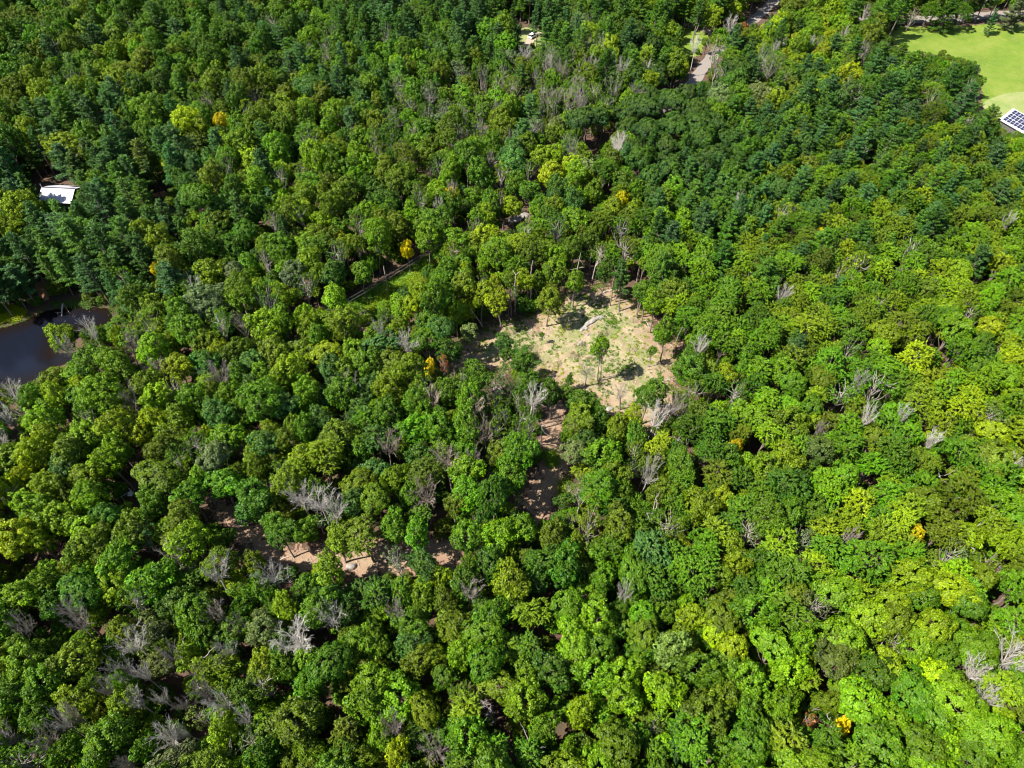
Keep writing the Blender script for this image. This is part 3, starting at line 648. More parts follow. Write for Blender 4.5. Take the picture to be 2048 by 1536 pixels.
ZONES = '''100,60 M6O2P1S1 dogo 3.3;350,80 M8O1P1 dggo 3.3;550,80 M6P2S1 gdol 3.1;720,60 M4P4S1 bdgl 3.1;950,40 P5M4 dbgd 3.2;1150,40 P4M4S1 dgso 3.1;1300,60 P3M5 dgly 3.2;
1450,20 M8 ygGo 3.2;1620,40 M7S1 ylGo 3.1;1750,20 M5P3 gdo 3.4;1500,150 M5S2P2 glys 3;1750,200 P6M2S1 bdgs 3;1550,250 P5M3 bdgo 3;1340,240 O1 e 4.4;1450,330 P5M3 dgb 3.1;
1850,330 P3A4S1 gboy 3;1950,450 A6P1M1 gylo 3;1700,420 A6P1M1S1 goly 3;1550,350 A4P2M2 goby 3;1500,600 A7P1 glyo 3.2;1800,620 A7S1O1 gyol 3.2;1950,750 A6O2 ylGg 3.3;1700,780 A6O2S1 goyv 3.5;
1500,800 A5M3S1 gdol 3.3;1450,950 A5M3 gdoy 3.3;1700,950 A7O1 gvyl 3.7;1950,950 A5O3 ylvo 3.8;200,200 M8P1 odyg 3.2;450,150 M6S1P1 glod 3.1;300,350 P5M4 dbgo 3.2;200,480 P8M1 bdg 3.2;
400,420 M6P2O1 gdoy 3.1;500,300 M6P1S1 gylo 3.1;620,400 M6A1S1 gylo 3;800,300 M5S2A1 glod 3;950,230 M4S4P1 gslo 2.9;1100,200 S4M4B1 sogl 2.9;800,400 M6S1A1 gold 2.9;1050,330 M6S1 gylb 3;
600,560 M6A1S1 gylb 3;400,620 M5S3 gslo 3.1;350,700 M6S2 ylgo 3.1;950,560 M5A2S1 lyGg 2.8;1150,520 M4A3S1 lgyo 2.8;1300,520 A5M2P1 gdol 3;850,650 M5O1S1 gobl 3;150,850 M7S2 oygl 3.4;
600,850 M6S1A1 gboy 3.3;100,1200 M8O1 ogly 3.6;900,1250 M5A2O1 gold 3.5;1300,1350 M5O2A1 glvo 4;1850,1300 O6A2 lygo 4.3;700,1400 M6A1O1 ogld 3.8;300,1400 M6S2 ogys 3.3;1100,650 S1 g 2;1300,750 M3S2 gdo 3'''
# ------------------------------------------------------------------ placing the trees
forest = []         # dict(x, y, r, h, kind, col, px, py, rp, listed)
def tree_h(kind, r):
    if kind == 'P': return 12.6 + r * .9
    if kind in 'BEF': return 12.5 + r * .35
    if kind == 'T': return 11.0
    return float(np.clip(8.6 + 1.45 * r, 9.5, 17.0))
def centre_frac(kind): return {'M': .70, 'A': .78, 'O': .80, 'S': .74, 'P': .72, 'B': .74, 'E': .66, 'F': .93, 'T': .76}[kind]
for tok in TREES.split():
    a = tok.split(','); px, py, rp, kind, col = float(a[0]), float(a[1]), float(a[2]), a[3], a[4]
    h = 13.5
    for _ in range(3):
        p, t = P(px, py, h * centre_frac(kind)); r = rp * t / FPX * (.86 if kind == 'B' else 1)
        h = tree_h(kind, r)
    low = py < 46 and px > 1740
    if low: p, t = P(px, py, h * (centre_frac(kind) - .33)); r = rp * t / FPX
    if col == 'n' and kind == 'S': col = 'o'
    forest.append(dict(low=low, x=p[0], y=p[1], r=r, h=h * random.uniform(.95, 1.06), kind=kind, col=col, px=px, py=py, rp=rp, listed=True))
for tok in LONE.replace('\n', ' ').split():
    a = tok.split(','); px, py, rp, bx, by = map(float, a[:5]); kind, col = a[5], a[6]
    b, t = P(bx, by, 0.0); 
    # height from the crown's pixel above the foot
    d = ray(px, py); k = b[1] / d[1]; zc = CAM_H + d[2] * k
    r = rp * t / FPX
    h = max(3.0, zc + r * .9)
    if col == 'n' and kind == 'S': col = 'D'
    forest.append(dict(x=b[0], y=b[1], r=r, h=h, kind=kind, col=col, px=px, py=py, rp=rp, listed=True, lone=True))

zones = []
for z in ZONES.replace('\n', '').split(';'):
    p, k, c, r = z.split(); px, py = map(float, p.split(','))
    kinds = [k[i] for i in range(0, len(k), 2) for _ in range(int(k[i + 1]))]
    zones.append((px, py, kinds, c, float(r)))
zarr = np.array([[z[0], z[1]] for z in zones])
# rasters: signed distance to the open places in photo pixels, and to the kept-clear ground in metres
QX = np.arange(-260, 2320, 5.0); QY = np.arange(-170, 1760, 5.0); QXX, QYY = np.meshgrid(QX, QY)
SD_PX = np.full(QXX.shape, 1e9)
for p in OPEN_PX:
    dd = seg_dist(p, QXX, QYY, True); SD_PX = np.minimum(SD_PX, np.where(inside(p, QXX, QYY), -dd, dd))
def px_free(px, py, rp):
    return SD_PX[min(max(int((py + 170) / 5 + .5), 0), len(QY) - 1), min(max(int((px + 260) / 5 + .5), 0), len(QX) - 1)] >= rp
GROUND_OFF = [(POND, 1.0), (CLEARING, .8), (TRACK_A, .8), (TRACK_B, 1.4), (MEADOW, 1.0), (poly_px([(44, 396), (50, 376), (84, 362), (150, 364), (152, 396)]), 0), (poly_px([(1000, 62), (1020, 48), (1085, 50), (1092, 84), (1050, 98), (1000, 88)]), 1.0)]
WX = np.arange(-330, 331, 1.0); WY = np.arange(0, 351, 1.0); WXX, WYY = np.meshgrid(WX, WY)
SD_G = np.full(WXX.shape, 1e9)
for p, m in GROUND_OFF:
    dd = seg_dist(p, WXX, WYY, True); SD_G = np.minimum(SD_G, np.where(inside(p, WXX, WYY), -dd, dd) - m)
SD_R = np.minimum(seg_dist(ROAD, WXX, WYY) - 2.4, np.minimum(seg_dist(CORRIDOR, WXX, WYY) - 2.6, seg_dist(FAR_ROAD, WXX, WYY) - 3.5))
def g_at(A, x, y): return A[min(max(int(y + .5), 0), 350), min(max(int(x + 330.5), 0), 660)]
XS = np.array([f['x'] for f in forest]); YS = np.array([f['y'] for f in forest]); RS = np.array([f['r'] * (.75 if f['kind'] in 'BEFT' else 1.0) for f in forest])
xs_, ys_, rs_ = list(XS), list(YS), list(RS)
cell = {}
def cadd(i): cell.setdefault((int(xs_[i] // 8), int(ys_[i] // 8)), []).append(i)
for i in range(len(xs_)): cadd(i)
def near_ok(x, y, r, k):
    cx, cy = int(x // 8), int(y // 8)
    for a in (cx - 1, cx, cx + 1):
        for b in (cy - 1, cy, cy + 1):
            for i in cell.get((a, b), ()):
                if (xs_[i] - x) ** 2 + (ys_[i] - y) ** 2 < (k * (r + rs_[i])) ** 2: return False
    return True
def fill(n, rscale, k, hscale, zonerand=45):
    c = 0
    for _ in range(n):
        # uniform over the ground the camera sees, with a margin
        y = rng.uniform(5, 345); half = 30 + (y + 60) * .80 + 14; x = rng.uniform(-half, half)
        px, py, f = to_px(x, y, 9.5)
        if not (-230 < px < 2280 and -130 < py < 1720): continue
        j = np.argmin(np.hypot(zarr[:, 0] - px + rng.normal() * zonerand, zarr[:, 1] - py + rng.normal() * zonerand)); z = zones[j]
        kind = random.choice(z[2]); col = random.choice(z[3])
        r = z[4] * rscale * rng.uniform(.78, 1.32)
        if kind == 'P': r = min(r * 1.0, 3.9); col = random.choice('bbdg') if col not in 'bdg' else col
        if kind == 'B': r *= .7; col = random.choice('wkk')
        fine = px > 1230 and py > 250
        if fine: r *= .86
        if not near_ok(x, y, r, k * (.88 if fine else 1)): continue
        h = tree_h(kind, r) * (hscale * rng.uniform(.86, 1.2) if not fine else (hscale + 1) / 2 * rng.uniform(.94, 1.08))
        zc = h * centre_frac(kind); cpx, cpy, f = to_px(x, y, zc); rp = r * FPX / f
        if not px_free(cpx, cpy, rp * 1.02): continue
        bpx, bpy, f2 = to_px(x, y, zc - h * .22)
        if not px_free(bpx, bpy, rp * .86): continue
        if g_at(SD_G, x, y) < 0 or g_at(SD_R, x, y) < r * .12: continue
        if col in 'wk' and kind != 'B': col = 'o'
        forest.append(dict(x=x, y=y, r=r, h=h, kind=kind, col=col, px=cpx, py=cpy, rp=rp, listed=False))
        xs_.append(x); ys_.append(y); rs_.append(r * (.8 if kind == 'B' else 1)); cadd(len(xs_) - 1); c += 1
    return c
print('listed', len(forest), 'fill', fill(16000, 1.06, .66, 1.0), fill(18000, .86, .60, .95), fill(20000, .62, .56, .80), fill(14000, .5, .47, .60))

def jitter_col(c, base, a=.16):
    k = math.exp(rng.normal() * a); t = rng.normal() * .07
    b = base[c]
    return (b[0] * k * (1 + t), b[1] * k, b[2] * k * (1 + rng.normal() * .15))
for f in forest:
    ps = PR[f['kind']]; d = [abs(p['R'] - f['r']) + rng.random() * 1.1 for p in ps]
    f['proto'] = int(np.argmin(d)); p = ps[f['proto']]
    st_ = math.exp(rng.normal() * .11); f['tilt'] = (rng.normal() * .06, rng.normal() * .06)
    f['s'] = (f['r'] / p['R'] * st_, f['r'] / p['R'] / st_, f['h'] / p['H'])
    f['rot'] = rng.uniform(0, 6.283)
    if f['kind'] in 'BEF':
        f['tint'] = (.1, .1, .1); f['bark'] = tuple(np.array(BCOL[f['col']]) * math.exp(rng.normal() * .2))
    else:
        f['tint'] = jitter_col(f['col'], COL)
        f['bark'] = (.20, .16, .13) if f['kind'] != 'S' else (.32, .28, .25)
        if f['kind'] == 'T': f['bark'] = (.25, .2, .17)
    

hz_ = height([f['x'] for f in forest], [f['y'] for f in forest])
for f, h_ in zip(forest, hz_): f['z'] = float(h_) - (f['h'] * .33 if f.get('low') else 0)
# ---- which of them are things of their own
vis = lambda f: -60 < f['px'] < 2108 and -40 < f['py'] < 1590
dead = [f for f in forest if f['kind'] in 'BEF' and vis(f)]
pines = [f for f in forest if f['kind'] == 'P' and vis(f)]
leafy = [f for f in forest if f['kind'] in 'MAOST' and vis(f)]
leafy.sort(key=lambda f: -(f['rp'] + (300 if f.get('lone') else 0) + (60 if f['listed'] and f['col'] in 'YrVG' else 0)))
pines.sort(key=lambda f: -f['rp'] - (100 if f['listed'] else 0))
own = dead + pines[:290] + leafy[:300 - 8]
ownset = set(id(f) for f in own)
rest = [f for f in forest if id(f) not in ownset]
print('own', len(own), 'dead', len(dead), 'pines', len(pines), 'leafy', len(leafy), 'rest', len(rest))

# ---- a label for each, by look and by the nearest landmark
LANDMARKS = [(30, 700, 'the pond'), (113, 380, 'the white metal roof'), (777, 560, 'the utility pole'), (1065, 68, 'the white car'), (2040, 240, 'the solar roof'),
    (1910, 90, 'the green meadow'), (1092, 610, 'the big lone clearing tree'), (1185, 640, 'the rock outcrop'), (1466, 893, 'the brightest yellow tree'), (1823, 1087, 'the small yellow tree at right'),
    (702, 1130, 'the boulder on the track'), (664, 1140, 'the lime tree by the track'), (602, 1275, 'the largest bare tree'), (1112, 940, 'the track below the clearing'),
    (1669, 1321, 'the dull dome at lower right'), (1487, 1285, 'the yellow twin crowns'), (1589, 1351, 'the lime tree at lower right'), (0, 1536, 'the bottom left corner'),
    (2048, 1536, 'the bottom right corner'), (1024, 1536, 'the bottom edge centre'), (1240, 1370, 'the lime tree at bottom centre'), (470, 1050, 'the left end of the track'),
    (0, 1000, 'the left edge'), (2048, 900, 'the right edge'), (1340, 240, 'the dark oak patch'), (1125, 345, 'the yellow-green roadside crowns'), (1395, 150, 'the open bit of road'),
    (1540, 20, 'the sunlit road at top'), (370, 250, 'the yellow-green tree at upper left'), (0, 0, 'the top left corner'), (620, 165, 'the blue-green dome at top'),
    (815, 497, 'the golden tree by the cables'), (905, 404, 'the golden crown above the verge'), (1243, 405, 'the golden crown above the clearing'), (1628, 470, 'the lemon tree at right'),
    (262, 1000, 'the metal frame in the gap'), (40, 1110, 'the deep shade at left'), (878, 1497, 'the purple bare tree at bottom'), (1560, 590, 'the white snag at right'),
    (2020, 1322, 'the bare tree at right edge'), (838, 1284, 'the teal crown'), (1297, 852, 'the whitish bare tree below the clearing'), (442, 760, 'the grey bare tree near the pond'),
    (1736, 1121, 'the broad vivid tree at right'), (595, 1440, 'the big olive tree at bottom'), (1936, 1045, 'the pale snag at right'), (1850, 430, 'the blue pine pair at right'),
    (450, 110, 'the dark woods at top'), (270, 900, 'the small dark gap at left')]
def size_word(rp, kind):
    return 'large' if rp > 41 else 'medium' if rp > 27 else 'small' if rp > 17 else 'tiny'
def noun(f):
    k = f['kind']
    if k == 'B': return f"{BNAME[f['col']]} bare branching tree"
    if k == 'E': return f"{BNAME[f['col']]} narrow dead conifer"
    if k == 'F': return f"{BNAME[f['col']]} crooked dead snag"
    if k == 'P': return f"{CNAME[f['col']]} pine"
    return f"{CNAME[f['col']]} {FORM[k]} tree"
def direction(dx, dy):
    a = math.degrees(math.atan2(dy, dx)) % 360
    return ['right of', 'below and right of', 'below', 'below and left of', 'left of', 'above and left of', 'above', 'above and right of'][int((a + 22.5) // 45) % 8]
ORD = ['', 'second nearest', 'third nearest', 'fourth nearest', 'fifth nearest', 'sixth nearest', 'seventh nearest', 'eighth nearest', 'ninth nearest', 'tenth nearest']
groups = {}
for f in own:
    ds = sorted((math.hypot(f['px'] - l[0], f['py'] - l[1]), l) for l in LANDMARKS if math.hypot(f['px'] - l[0], f['py'] - l[1]) > 12)
    d, l = ds[0]
    f['ld'] = d; key = (size_word(f['rp'], f['kind']), noun(f), direction(f['px'] - l[0], f['py'] - l[1]), l[2])
    groups.setdefault(key, []).append(f)
for (sz, nn, dr, lm), fs in groups.items():
    fs.sort(key=lambda f: f['ld'])
    for i, f in enumerate(fs):
        o = ORD[min(i, 9)]
        f['label'] = f"{sz} {nn}, {o + ' ' if o else ''}{dr} {lm}" if (o or len(fs) == 1) else f"{sz} {nn}, nearest {dr} {lm}"

for f in own:
    if len(f['label'].split()) > 16: f['label'] = f['label'].replace('branching ', '').replace('-coloured', '')
    if len(f['label'].split()) > 16: f['label'] = f['label'].replace(' and ', '-').replace('crooked ', '')

NAMES = {'M': 'broadleaf_tree', 'A': 'broadleaf_tree', 'O': 'broadleaf_tree', 'S': 'thinning_tree', 'T': 'slender_tree', 'P': 'pine_tree', 'B': 'bare_tree', 'E': 'dead_conifer', 'F': 'dead_snag'}
GROUPS = {'M': 'broadleaf trees of the forest canopy', 'A': 'broadleaf trees of the forest canopy', 'O': 'broadleaf trees of the forest canopy', 'S': 'thin grey-green trees in the canopy', 'T': 'slender trees standing in the clearing',
          'P': 'pines of the forest', 'B': 'leafless dead trees', 'E': 'leafless dead trees', 'F': 'leafless dead trees'}
firstuse = {}
for f in own:
    p = PR[f['kind']][f['proto']]
    root = empty(NAMES[f['kind']], (f['x'], f['y'], f['z']), f['rot'], f['s'])
    root.rotation_euler = (f['tilt'][0], f['tilt'][1], f['rot'])
    tag(root, f['label'], 'tree', GROUPS[f['kind']])
    a = link('branches' if f['kind'] in 'BEF' else 'crown', p['a'], root); b = link('trunk', p['b'], root)
    if f['kind'] in 'BEF': a['kind'] = 'stuff'
    a['tint'] = f['tint']; b['bark'] = f['bark']; a['bark'] = f['bark']
    firstuse.setdefault((f['kind'], f['proto']), (a, b))

# ---- the rest of the forest: one object, each point takes a crown and trunk mesh
def scatter(name, pts, label, kind='stuff', group=None):
    keys = sorted(set((p['kind'], p['proto']) for p in pts))
    keys = [k for k in keys if k in firstuse]
    for p in pts:
        if (p['kind'], p['proto']) not in firstuse:
            p['proto'] = [k[1] for k in firstuse if k[0] == p['kind']][0]
    keys = sorted(set((p['kind'], p['proto']) for p in pts))
    me = bpy.data.meshes.new(name); me.vertices.add(len(pts))
    me.vertices.foreach_set('co', np.array([[p['x'], p['y'], p['z']] for p in pts], np.float32).ravel())
    def at(n, t, key, vals): a = me.attributes.new(n, t, 'POINT'); a.data.foreach_set(key, np.asarray(vals).ravel())
    at('tint', 'FLOAT_VECTOR', 'vector', np.array([p['tint'] for p in pts], np.float32)); at('bark', 'FLOAT_VECTOR', 'vector', np.array([p['bark'] for p in pts], np.float32))
    at('scl', 'FLOAT_VECTOR', 'vector', np.array([p['s'] for p in pts], np.float32)); at('turn', 'FLOAT_VECTOR', 'vector', np.array([(*p.get('tilt', (0, 0)), p['rot']) for p in pts], np.float32))
    at('proto', 'INT', 'value', np.array([keys.index((p['kind'], p['proto'])) for p in pts], np.int32))
    for m in (LEAF, NEEDLE, BARK): me.materials.append(m)
    o = link(name, me); tag(o, label, kind=kind)
    ng = bpy.data.node_groups.new(name, 'GeometryNodeTree')
    ng.interface.new_socket('Geometry', in_out='INPUT', socket_type='NodeSocketGeometry'); ng.interface.new_socket('Geometry', in_out='OUTPUT', socket_type='NodeSocketGeometry')
    gi = ng.nodes.new('NodeGroupInput'); go = ng.nodes.new('NodeGroupOutput'); jn = ng.nodes.new('GeometryNodeJoinGeometry')
    def named(n, t):
        q = ng.nodes.new('GeometryNodeInputNamedAttribute'); q.data_type = t; q.inputs['Name'].default_value = n
        return next(s for s in q.outputs if s.enabled and s.name == 'Attribute')
    sc, tu, pr = named('scl', 'FLOAT_VECTOR'), named('turn', 'FLOAT_VECTOR'), named('proto', 'INT')
    for i, k in enumerate(keys):
        j2 = ng.nodes.new('GeometryNodeJoinGeometry')
        for src in firstuse[k]:
            oi = ng.nodes.new('GeometryNodeObjectInfo'); oi.transform_space = 'ORIGINAL'; oi.inputs['Object'].default_value = src; oi.inputs['As Instance'].default_value = False
            ng.links.new(oi.outputs['Geometry'], j2.inputs[0])
        cp = ng.nodes.new('FunctionNodeCompare'); cp.data_type = 'INT'; cp.operation = 'EQUAL'
        ia = [s for s in cp.inputs if s.enabled and s.type == 'INT']
        ng.links.new(pr, ia[0]); ia[1].default_value = i
        ip = ng.nodes.new('GeometryNodeInstanceOnPoints')
        ng.links.new(gi.outputs[0], ip.inputs['Points']); ng.links.new(cp.outputs[0], ip.inputs['Selection']); ng.links.new(j2.outputs[0], ip.inputs['Instance'])
        ng.links.new(tu, ip.inputs['Rotation']); ng.links.new(sc, ip.inputs['Scale']); ng.links.new(ip.outputs[0], jn.inputs[0])
    ng.links.new(jn.outputs[0], go.inputs[0])
    md = o.modifiers.new('trees', 'NODES'); md.node_group = ng
    return o
scatter('forest', rest, 'the smaller and farther trees of the forest canopy')
# low undergrowth beneath and between the trees
und = []
for _ in range(9000):
    y = rng.uniform(8, 330); half = 30 + (y + 60) * .80; x = rng.uniform(-half, half)
    if g_at(SD_G, x, y) < -.5 or g_at(SD_R, x, y) < .6: continue
    px, py, f = to_px(x, y, 1.2)
    if not px_free(px, py, 7) and rng.random() < .85: continue
    k = 'M'; pr = int(rng.integers(3, 5)); p = PR[k][pr]; r = rng.uniform(.8, 2.1)
    und.append(dict(x=x, y=y, z=-r * 1.25, kind=k, proto=pr, s=(r / p['R'], r / p['R'], r / p['R'] * .8), rot=rng.uniform(0, 6.28),
                    tint=jitter_col(random.choice('gvdoy'), COL), bark=(.1, .08, .06)))
for u_, h_ in zip(und, height([u['x'] for u in und], [u['y'] for u in und])): u_['z'] += float(h_)
scatter('undergrowth', und, 'low green bushes and saplings between the trees')
# ------------------------------------------------------------------ rocks
def rock_mesh(name, sx, sy, sz, mat, seed, flat=.0):
    q = np.random.default_rng(seed); me = bpy.data.meshes.new(name)
    import bmesh
    bm = bmesh.new(); bmesh.ops.create_icosphere(bm, subdivisions=3, radius=1.0)
    pl = unit(q.normal(size=(9, 3))); dist = q.uniform(.55, .9, 9)
    for v in bm.verts:
        c = np.array(v.co)
        for n, d in zip(pl, dist):
            s = c @ n - d
            if s > 0: c = c - n * s * .85
        c += q.normal(size=3) * .012
        v.co = (c[0] * sx, c[1] * sy, c[2] * sz)
    bm.to_mesh(me); bm.free(); me.materials.append(mat); return me
def rock_material():
    m, nt, out = new_mat('granite'); p = geo_pos(nt)
    b = N(nt, 'ShaderNodeBsdfPrincipled'); L(nt, b.outputs[0], out.inputs[0]); b.inputs['Roughness'].default_value = .9
    f = noise(nt, 1.6, 7, .7, p); c = ramp(nt, f, [(.3, (.16, .14, .12)), (.5, (.30, .27, .24)), (.7, (.42, .39, .35))])
    L(nt, c, b.inputs['Base Color']); L(nt, bump(nt, noise(nt, 5, 6, .7, p), .6, .1), b.inputs['Normal']); return m
ROCK = rock_material()
def rock(px, py, sx, sy, sz, rz, label, group=None, seed=0):
    p, _ = P(px, py, 0.2); z = float(height([p[0]], [p[1]])[0])
    o = link('rock', rock_mesh('rock', sx, sy, sz, ROCK, seed + 5), loc=(p[0], p[1], z + sz * .25), rot=(rng.normal() * .1, rng.normal() * .1, rz))
    tag(o, label, 'rock', group)
rock(702, 1133, .95, .75, .7, .4, 'pale grey boulder beside the lime tree on the dirt track', seed=1)
rock(338, 986, .8, .7, .6, 1.0, 'pale rounded boulder in the trees right of the dark gap', seed=2)
for i, (a, b, sx, sy, sz, rz, lb) in enumerate([(1166, 654, 1.5, .6, .35, .9, 'lowest slab at the left end of the rock outcrop'), (1174, 647, 1.9, .6, .45, .85, 'long pale slab in the lower half of the outcrop'),
        (1184, 641, 1.7, .7, .5, .8, 'broad slab in the middle of the rock outcrop'), (1194, 636, 1.6, .5, .4, .8, 'slab in the upper half of the rock outcrop'), (1203, 632, 1.0, .5, .35, .7, 'small slab at the upper right end of the outcrop'),
        (1172, 655, .7, .4, .3, .2, 'small stone just below the rock outcrop'), (1176, 668, .6, .35, .3, 1.0, 'loose stone standing a little below the outcrop'), (1160, 684, 1.0, .4, .25, .9, 'low flat stone in the middle of the clearing'),
        (955, 680, .5, .4, .3, .2, 'small stone near the slender tree at clearing left'), (1218, 816, .9, .6, .4, .5, 'pale stone at the lower edge of the clearing'), (1012, 668, .5, .4, .3, .5, 'small stone on the upper left side of the clearing')]):
    rock(a, b, sx, sy, sz, rz, lb, 'rocks of the clearing outcrop' if i < 8 else None, seed=10 + i)
for i, (a, b) in enumerate([(1038, 437), (1046, 432), (1029, 441)]):  # stone shapes in place of the pale road glimpsed under the trees
    rock(a, b, 2.0, 1.2, .6, .6, ['middle of three stone shapes standing for glimpses of pale road', 'rightmost of three stone shapes standing for glimpses of pale road', 'leftmost of three stone shapes standing for glimpses of pale road'][i], 'stone shapes standing for glimpses of pale road', seed=30 + i)
rock(729, 627, 1.5, 1.0, .5, .3, 'flat pale rock at the lower end of the grass verge', seed=40)

# ------------------------------------------------------------------ logs and driftwood
def pole_mesh(name, pts, r0, r1, mat):
    segs = []; n = len(pts) - 1
    for i in range(n):
        segs.append([*pts[i], *pts[i + 1], r0 + (r1 - r0) * i / n, r0 + (r1 - r0) * (i + 1) / n])
    v, f = tubes(segs, 8); return mesh_from(name, v, f, 4, [mat])
def dead_wood(col, name): return pbr(name, col, .85, 0, .3, 2.0, .5)
PALE = dead_wood((.46, .38, .32), 'pale_dead_wood'); BROWNW = dead_wood((.25, .17, .12), 'brown_dead_wood'); GREYW = dead_wood((.34, .31, .31), 'grey_drift_wood')
def log(a, b, r, mat, label, z0=.15, z1=.15, group=None, forks=3):
    p0, _ = P(*a, z0); p1, _ = P(*b, z1)
    h0 = float(height([p0[0]], [p0[1]])[0]); h1 = float(height([p1[0]], [p1[1]])[0])
    p0[2] += h0; p1[2] += h1; d = p1 - p0; ln = np.linalg.norm(d); root = empty('fallen_log', tuple(p0)); tag(root, label, 'log', group)
    q = [np.zeros(3), d * .35 + rng.normal(size=3) * .08, d * .7 + rng.normal(size=3) * .1, d]
    link('trunk', pole_mesh('trunk', q, r, r * .45, mat), root)
    segs = []
    for k in range(forks):
        s = d * rng.uniform(.45, .95); e = s + unit(unit(d) + rng.normal(size=3) * [.8, .8, .3]) * ln * rng.uniform(.12, .25); e[2] = abs(e[2]) * .5 + .1
        segs.append([*s, *e, r * .4, r * .12])
    if segs:
        v, f = tubes(segs, 5); link('branches', mesh_from('branches', v, f, 4, [mat]), root)
log((1198, 588), (1232, 575), .22, PALE, 'pale fallen log on bare soil at the top of the clearing')
log((1222, 600), (1244, 590), .12, BROWNW, 'thin brown fallen stem right of the pale log at clearing top')
log((124, 606), (118, 640), .22, PALE, 'pale driftwood trunk leaning into the pond inlet', .6, 0.0)
log((112, 622), (124, 646), .14, GREYW, 'grey stick lying left of the driftwood trunk', .2, .0)
log((98, 640), (116, 622), .16, GREYW, 'short grey log at the foot of the driftwood trunk', .0, .1)
log((125, 604), (148, 640), .10, BROWNW, 'thin brown branch right of the driftwood trunk', .5, .0)
log((172, 622), (186, 616), .10, PALE, 'pale stick at the right end of the pond inlet', .1, .1)
log((1295, 738), (1322, 735), .12, BROWNW, 'dark thin log lying at the right side of the clearing')
log((940, 712), (968, 700), .10, BROWNW, 'dark stem lying right of the slender tree at clearing left')
log((1320, 765), (1352, 752), .14, PALE, 'pale fallen trunk at the lower right of the clearing')
log((1290, 640), (1300, 655), .10, PALE, 'pale log at the right edge of the clearing')
log((965, 650), (940, 612), .16, PALE, 'pale leaning trunk at the upper left clearing edge', .1, 7.5, forks=2)
log((690, 1100), (715, 1094), .12, BROWNW, 'brown stick lying on the track above the boulder')
log((560, 1120), (590, 1108), .10, PALE, 'pale stick on the left part of the curved track')
for i, (bx, by, tx, ty, h) in enumerate([(1152, 578, 1150, 535, 9), (1220, 610, 1221, 565, 10), (1231, 602, 1232, 566, 9), (1272, 632, 1270, 598, 8), (975, 622, 974, 580, 9), (1030, 622, 1029, 560, 11), (1060, 612, 1057, 555, 12), (1022, 632, 1020, 600, 6), (1000, 632, 998, 590, 8), (1134, 590, 1132, 560, 7), (1282, 646, 1282, 612, 6)]):
    p, _ = P(bx, by, 0); z = float(height([p[0]], [p[1]])[0])
    seg = [np.array([0, 0, -.2]), np.array([.1, .0, h * .35]), np.array([-.1, .1, h * .7]), np.array([.15, .1, h])]
    root = empty('bare_tree', (p[0], p[1], z))
    tag(root, ['slim stem rising at the top centre of the clearing', 'left stem of the pair at clearing top right', 'right stem of the pair at clearing top right', 'slim stem above the right edge of the clearing',
        'slim stem at the far left clearing edge', 'tall pale stem left of the lone clearing tree', 'tallest whitish forked stem above the lone clearing tree', 'short stem left of the lone clearing tree', 'grey stem between leaning trunk and lone tree',
        'short stem at the upper clearing edge', 'short stem on the right clearing edge'][i], 'tree', 'bare stems at the clearing edge')
    link('trunk', pole_mesh('trunk', seg, .17, .07, PALE if i in (5, 6, 0) else BROWNW), root)
    v, f = tubes([[*seg[3], *(seg[3] + unit(rng.normal(size=3) + [0, 0, 1.0]) * 1.6), .06, .02] for _ in range(3)] + [[*seg[2], *(seg[2] + unit(rng.normal(size=3) + [0, 0, .8]) * 1.8), .06, .02] for _ in range(3)], 4)
    link('branches', mesh_from('branches', v, f, 4, [PALE if i in (5, 6, 0) else BROWNW]), root)

# ------------------------------------------------------------------ ground litter of clearing and tracks (uncountable)
def points_in(poly, n, px_poly=None):
    lo, hi = poly.min(0), poly.max(0); out = []
    while len(out) < n:
        q = rng.uniform(lo, hi, (n, 2)); m = inside(poly, q[:, 0], q[:, 1]); out += list(q[m])
    return np.array(out[:n])
def weeds(name, pts, rlo, rhi, mat_tint, label, per=34, hz=.55):
    pos = []; nr = []; sz = []; cv = []; HZ = height(pts[:, 0], pts[:, 1])
    for (x, y), hh_ in zip(pts, HZ):
        r = rng.uniform(rlo, rhi); m = int(per * (r / rhi) ** 1.2) + 6; u = rng.normal(size=(m, 3)) * [r * .5, r * .5, r * hz * .45]; u[:, 2] = abs(u[:, 2])
        z = hh_ + .05
        pos.append(u + [x, y, z]); nr.append(rng.normal(size=(m, 3)) * .4 + [0, 0, 1] + u * .5); sz.append(rng.uniform(.08, .17, m)); cv.append(np.full(m, rng.random()))
    pos = np.concatenate(pos); n = len(pos)
    V = rhombs(pos, np.concatenate(nr), np.concatenate(sz), .5)
    me = leaf_mesh(name, V, np.stack([np.concatenate(cv), rng.random(n), rng.random(n) * .8], -1), LEAF)
    o = link(name, me); o['tint'] = mat_tint; tag(o, label, kind='stuff'); return o
cl = points_in(CLEARING, 2600)
pat = np.sin(cl[:, 0] * .35 + 1) + np.sin(cl[:, 1] * .42 + cl[:, 0] * .2) + .8 * np.sin(cl[:, 0] * .9 - cl[:, 1] * .8) + rng.normal(size=len(cl)) * .45
weeds('weeds', cl[pat > .45], .12, .6, (.075, .15, .02), 'low green weeds scattered over the clearing')
weeds('weeds', cl[pat < -.9][:500], .12, .45, (.18, .22, .03), 'yellowish low weeds scattered over the clearing')
w = poly_px([(985, 660), (1060, 690), (1085, 720), (1060, 735), (1030, 720), (1000, 690)])
weeds('weeds', points_in(w, 150), .3, .8, (.05, .13, .02), 'dark green brambles in the lower left part of the clearing', hz=.8)
weeds('bramble', points_in(poly_px([(1084, 900), (1112, 902), (1118, 930), (1095, 930)]), 60), .5, 1.1, (.12, .22, .015), 'bright green brambles beside the track under the clearing', hz=1.0)
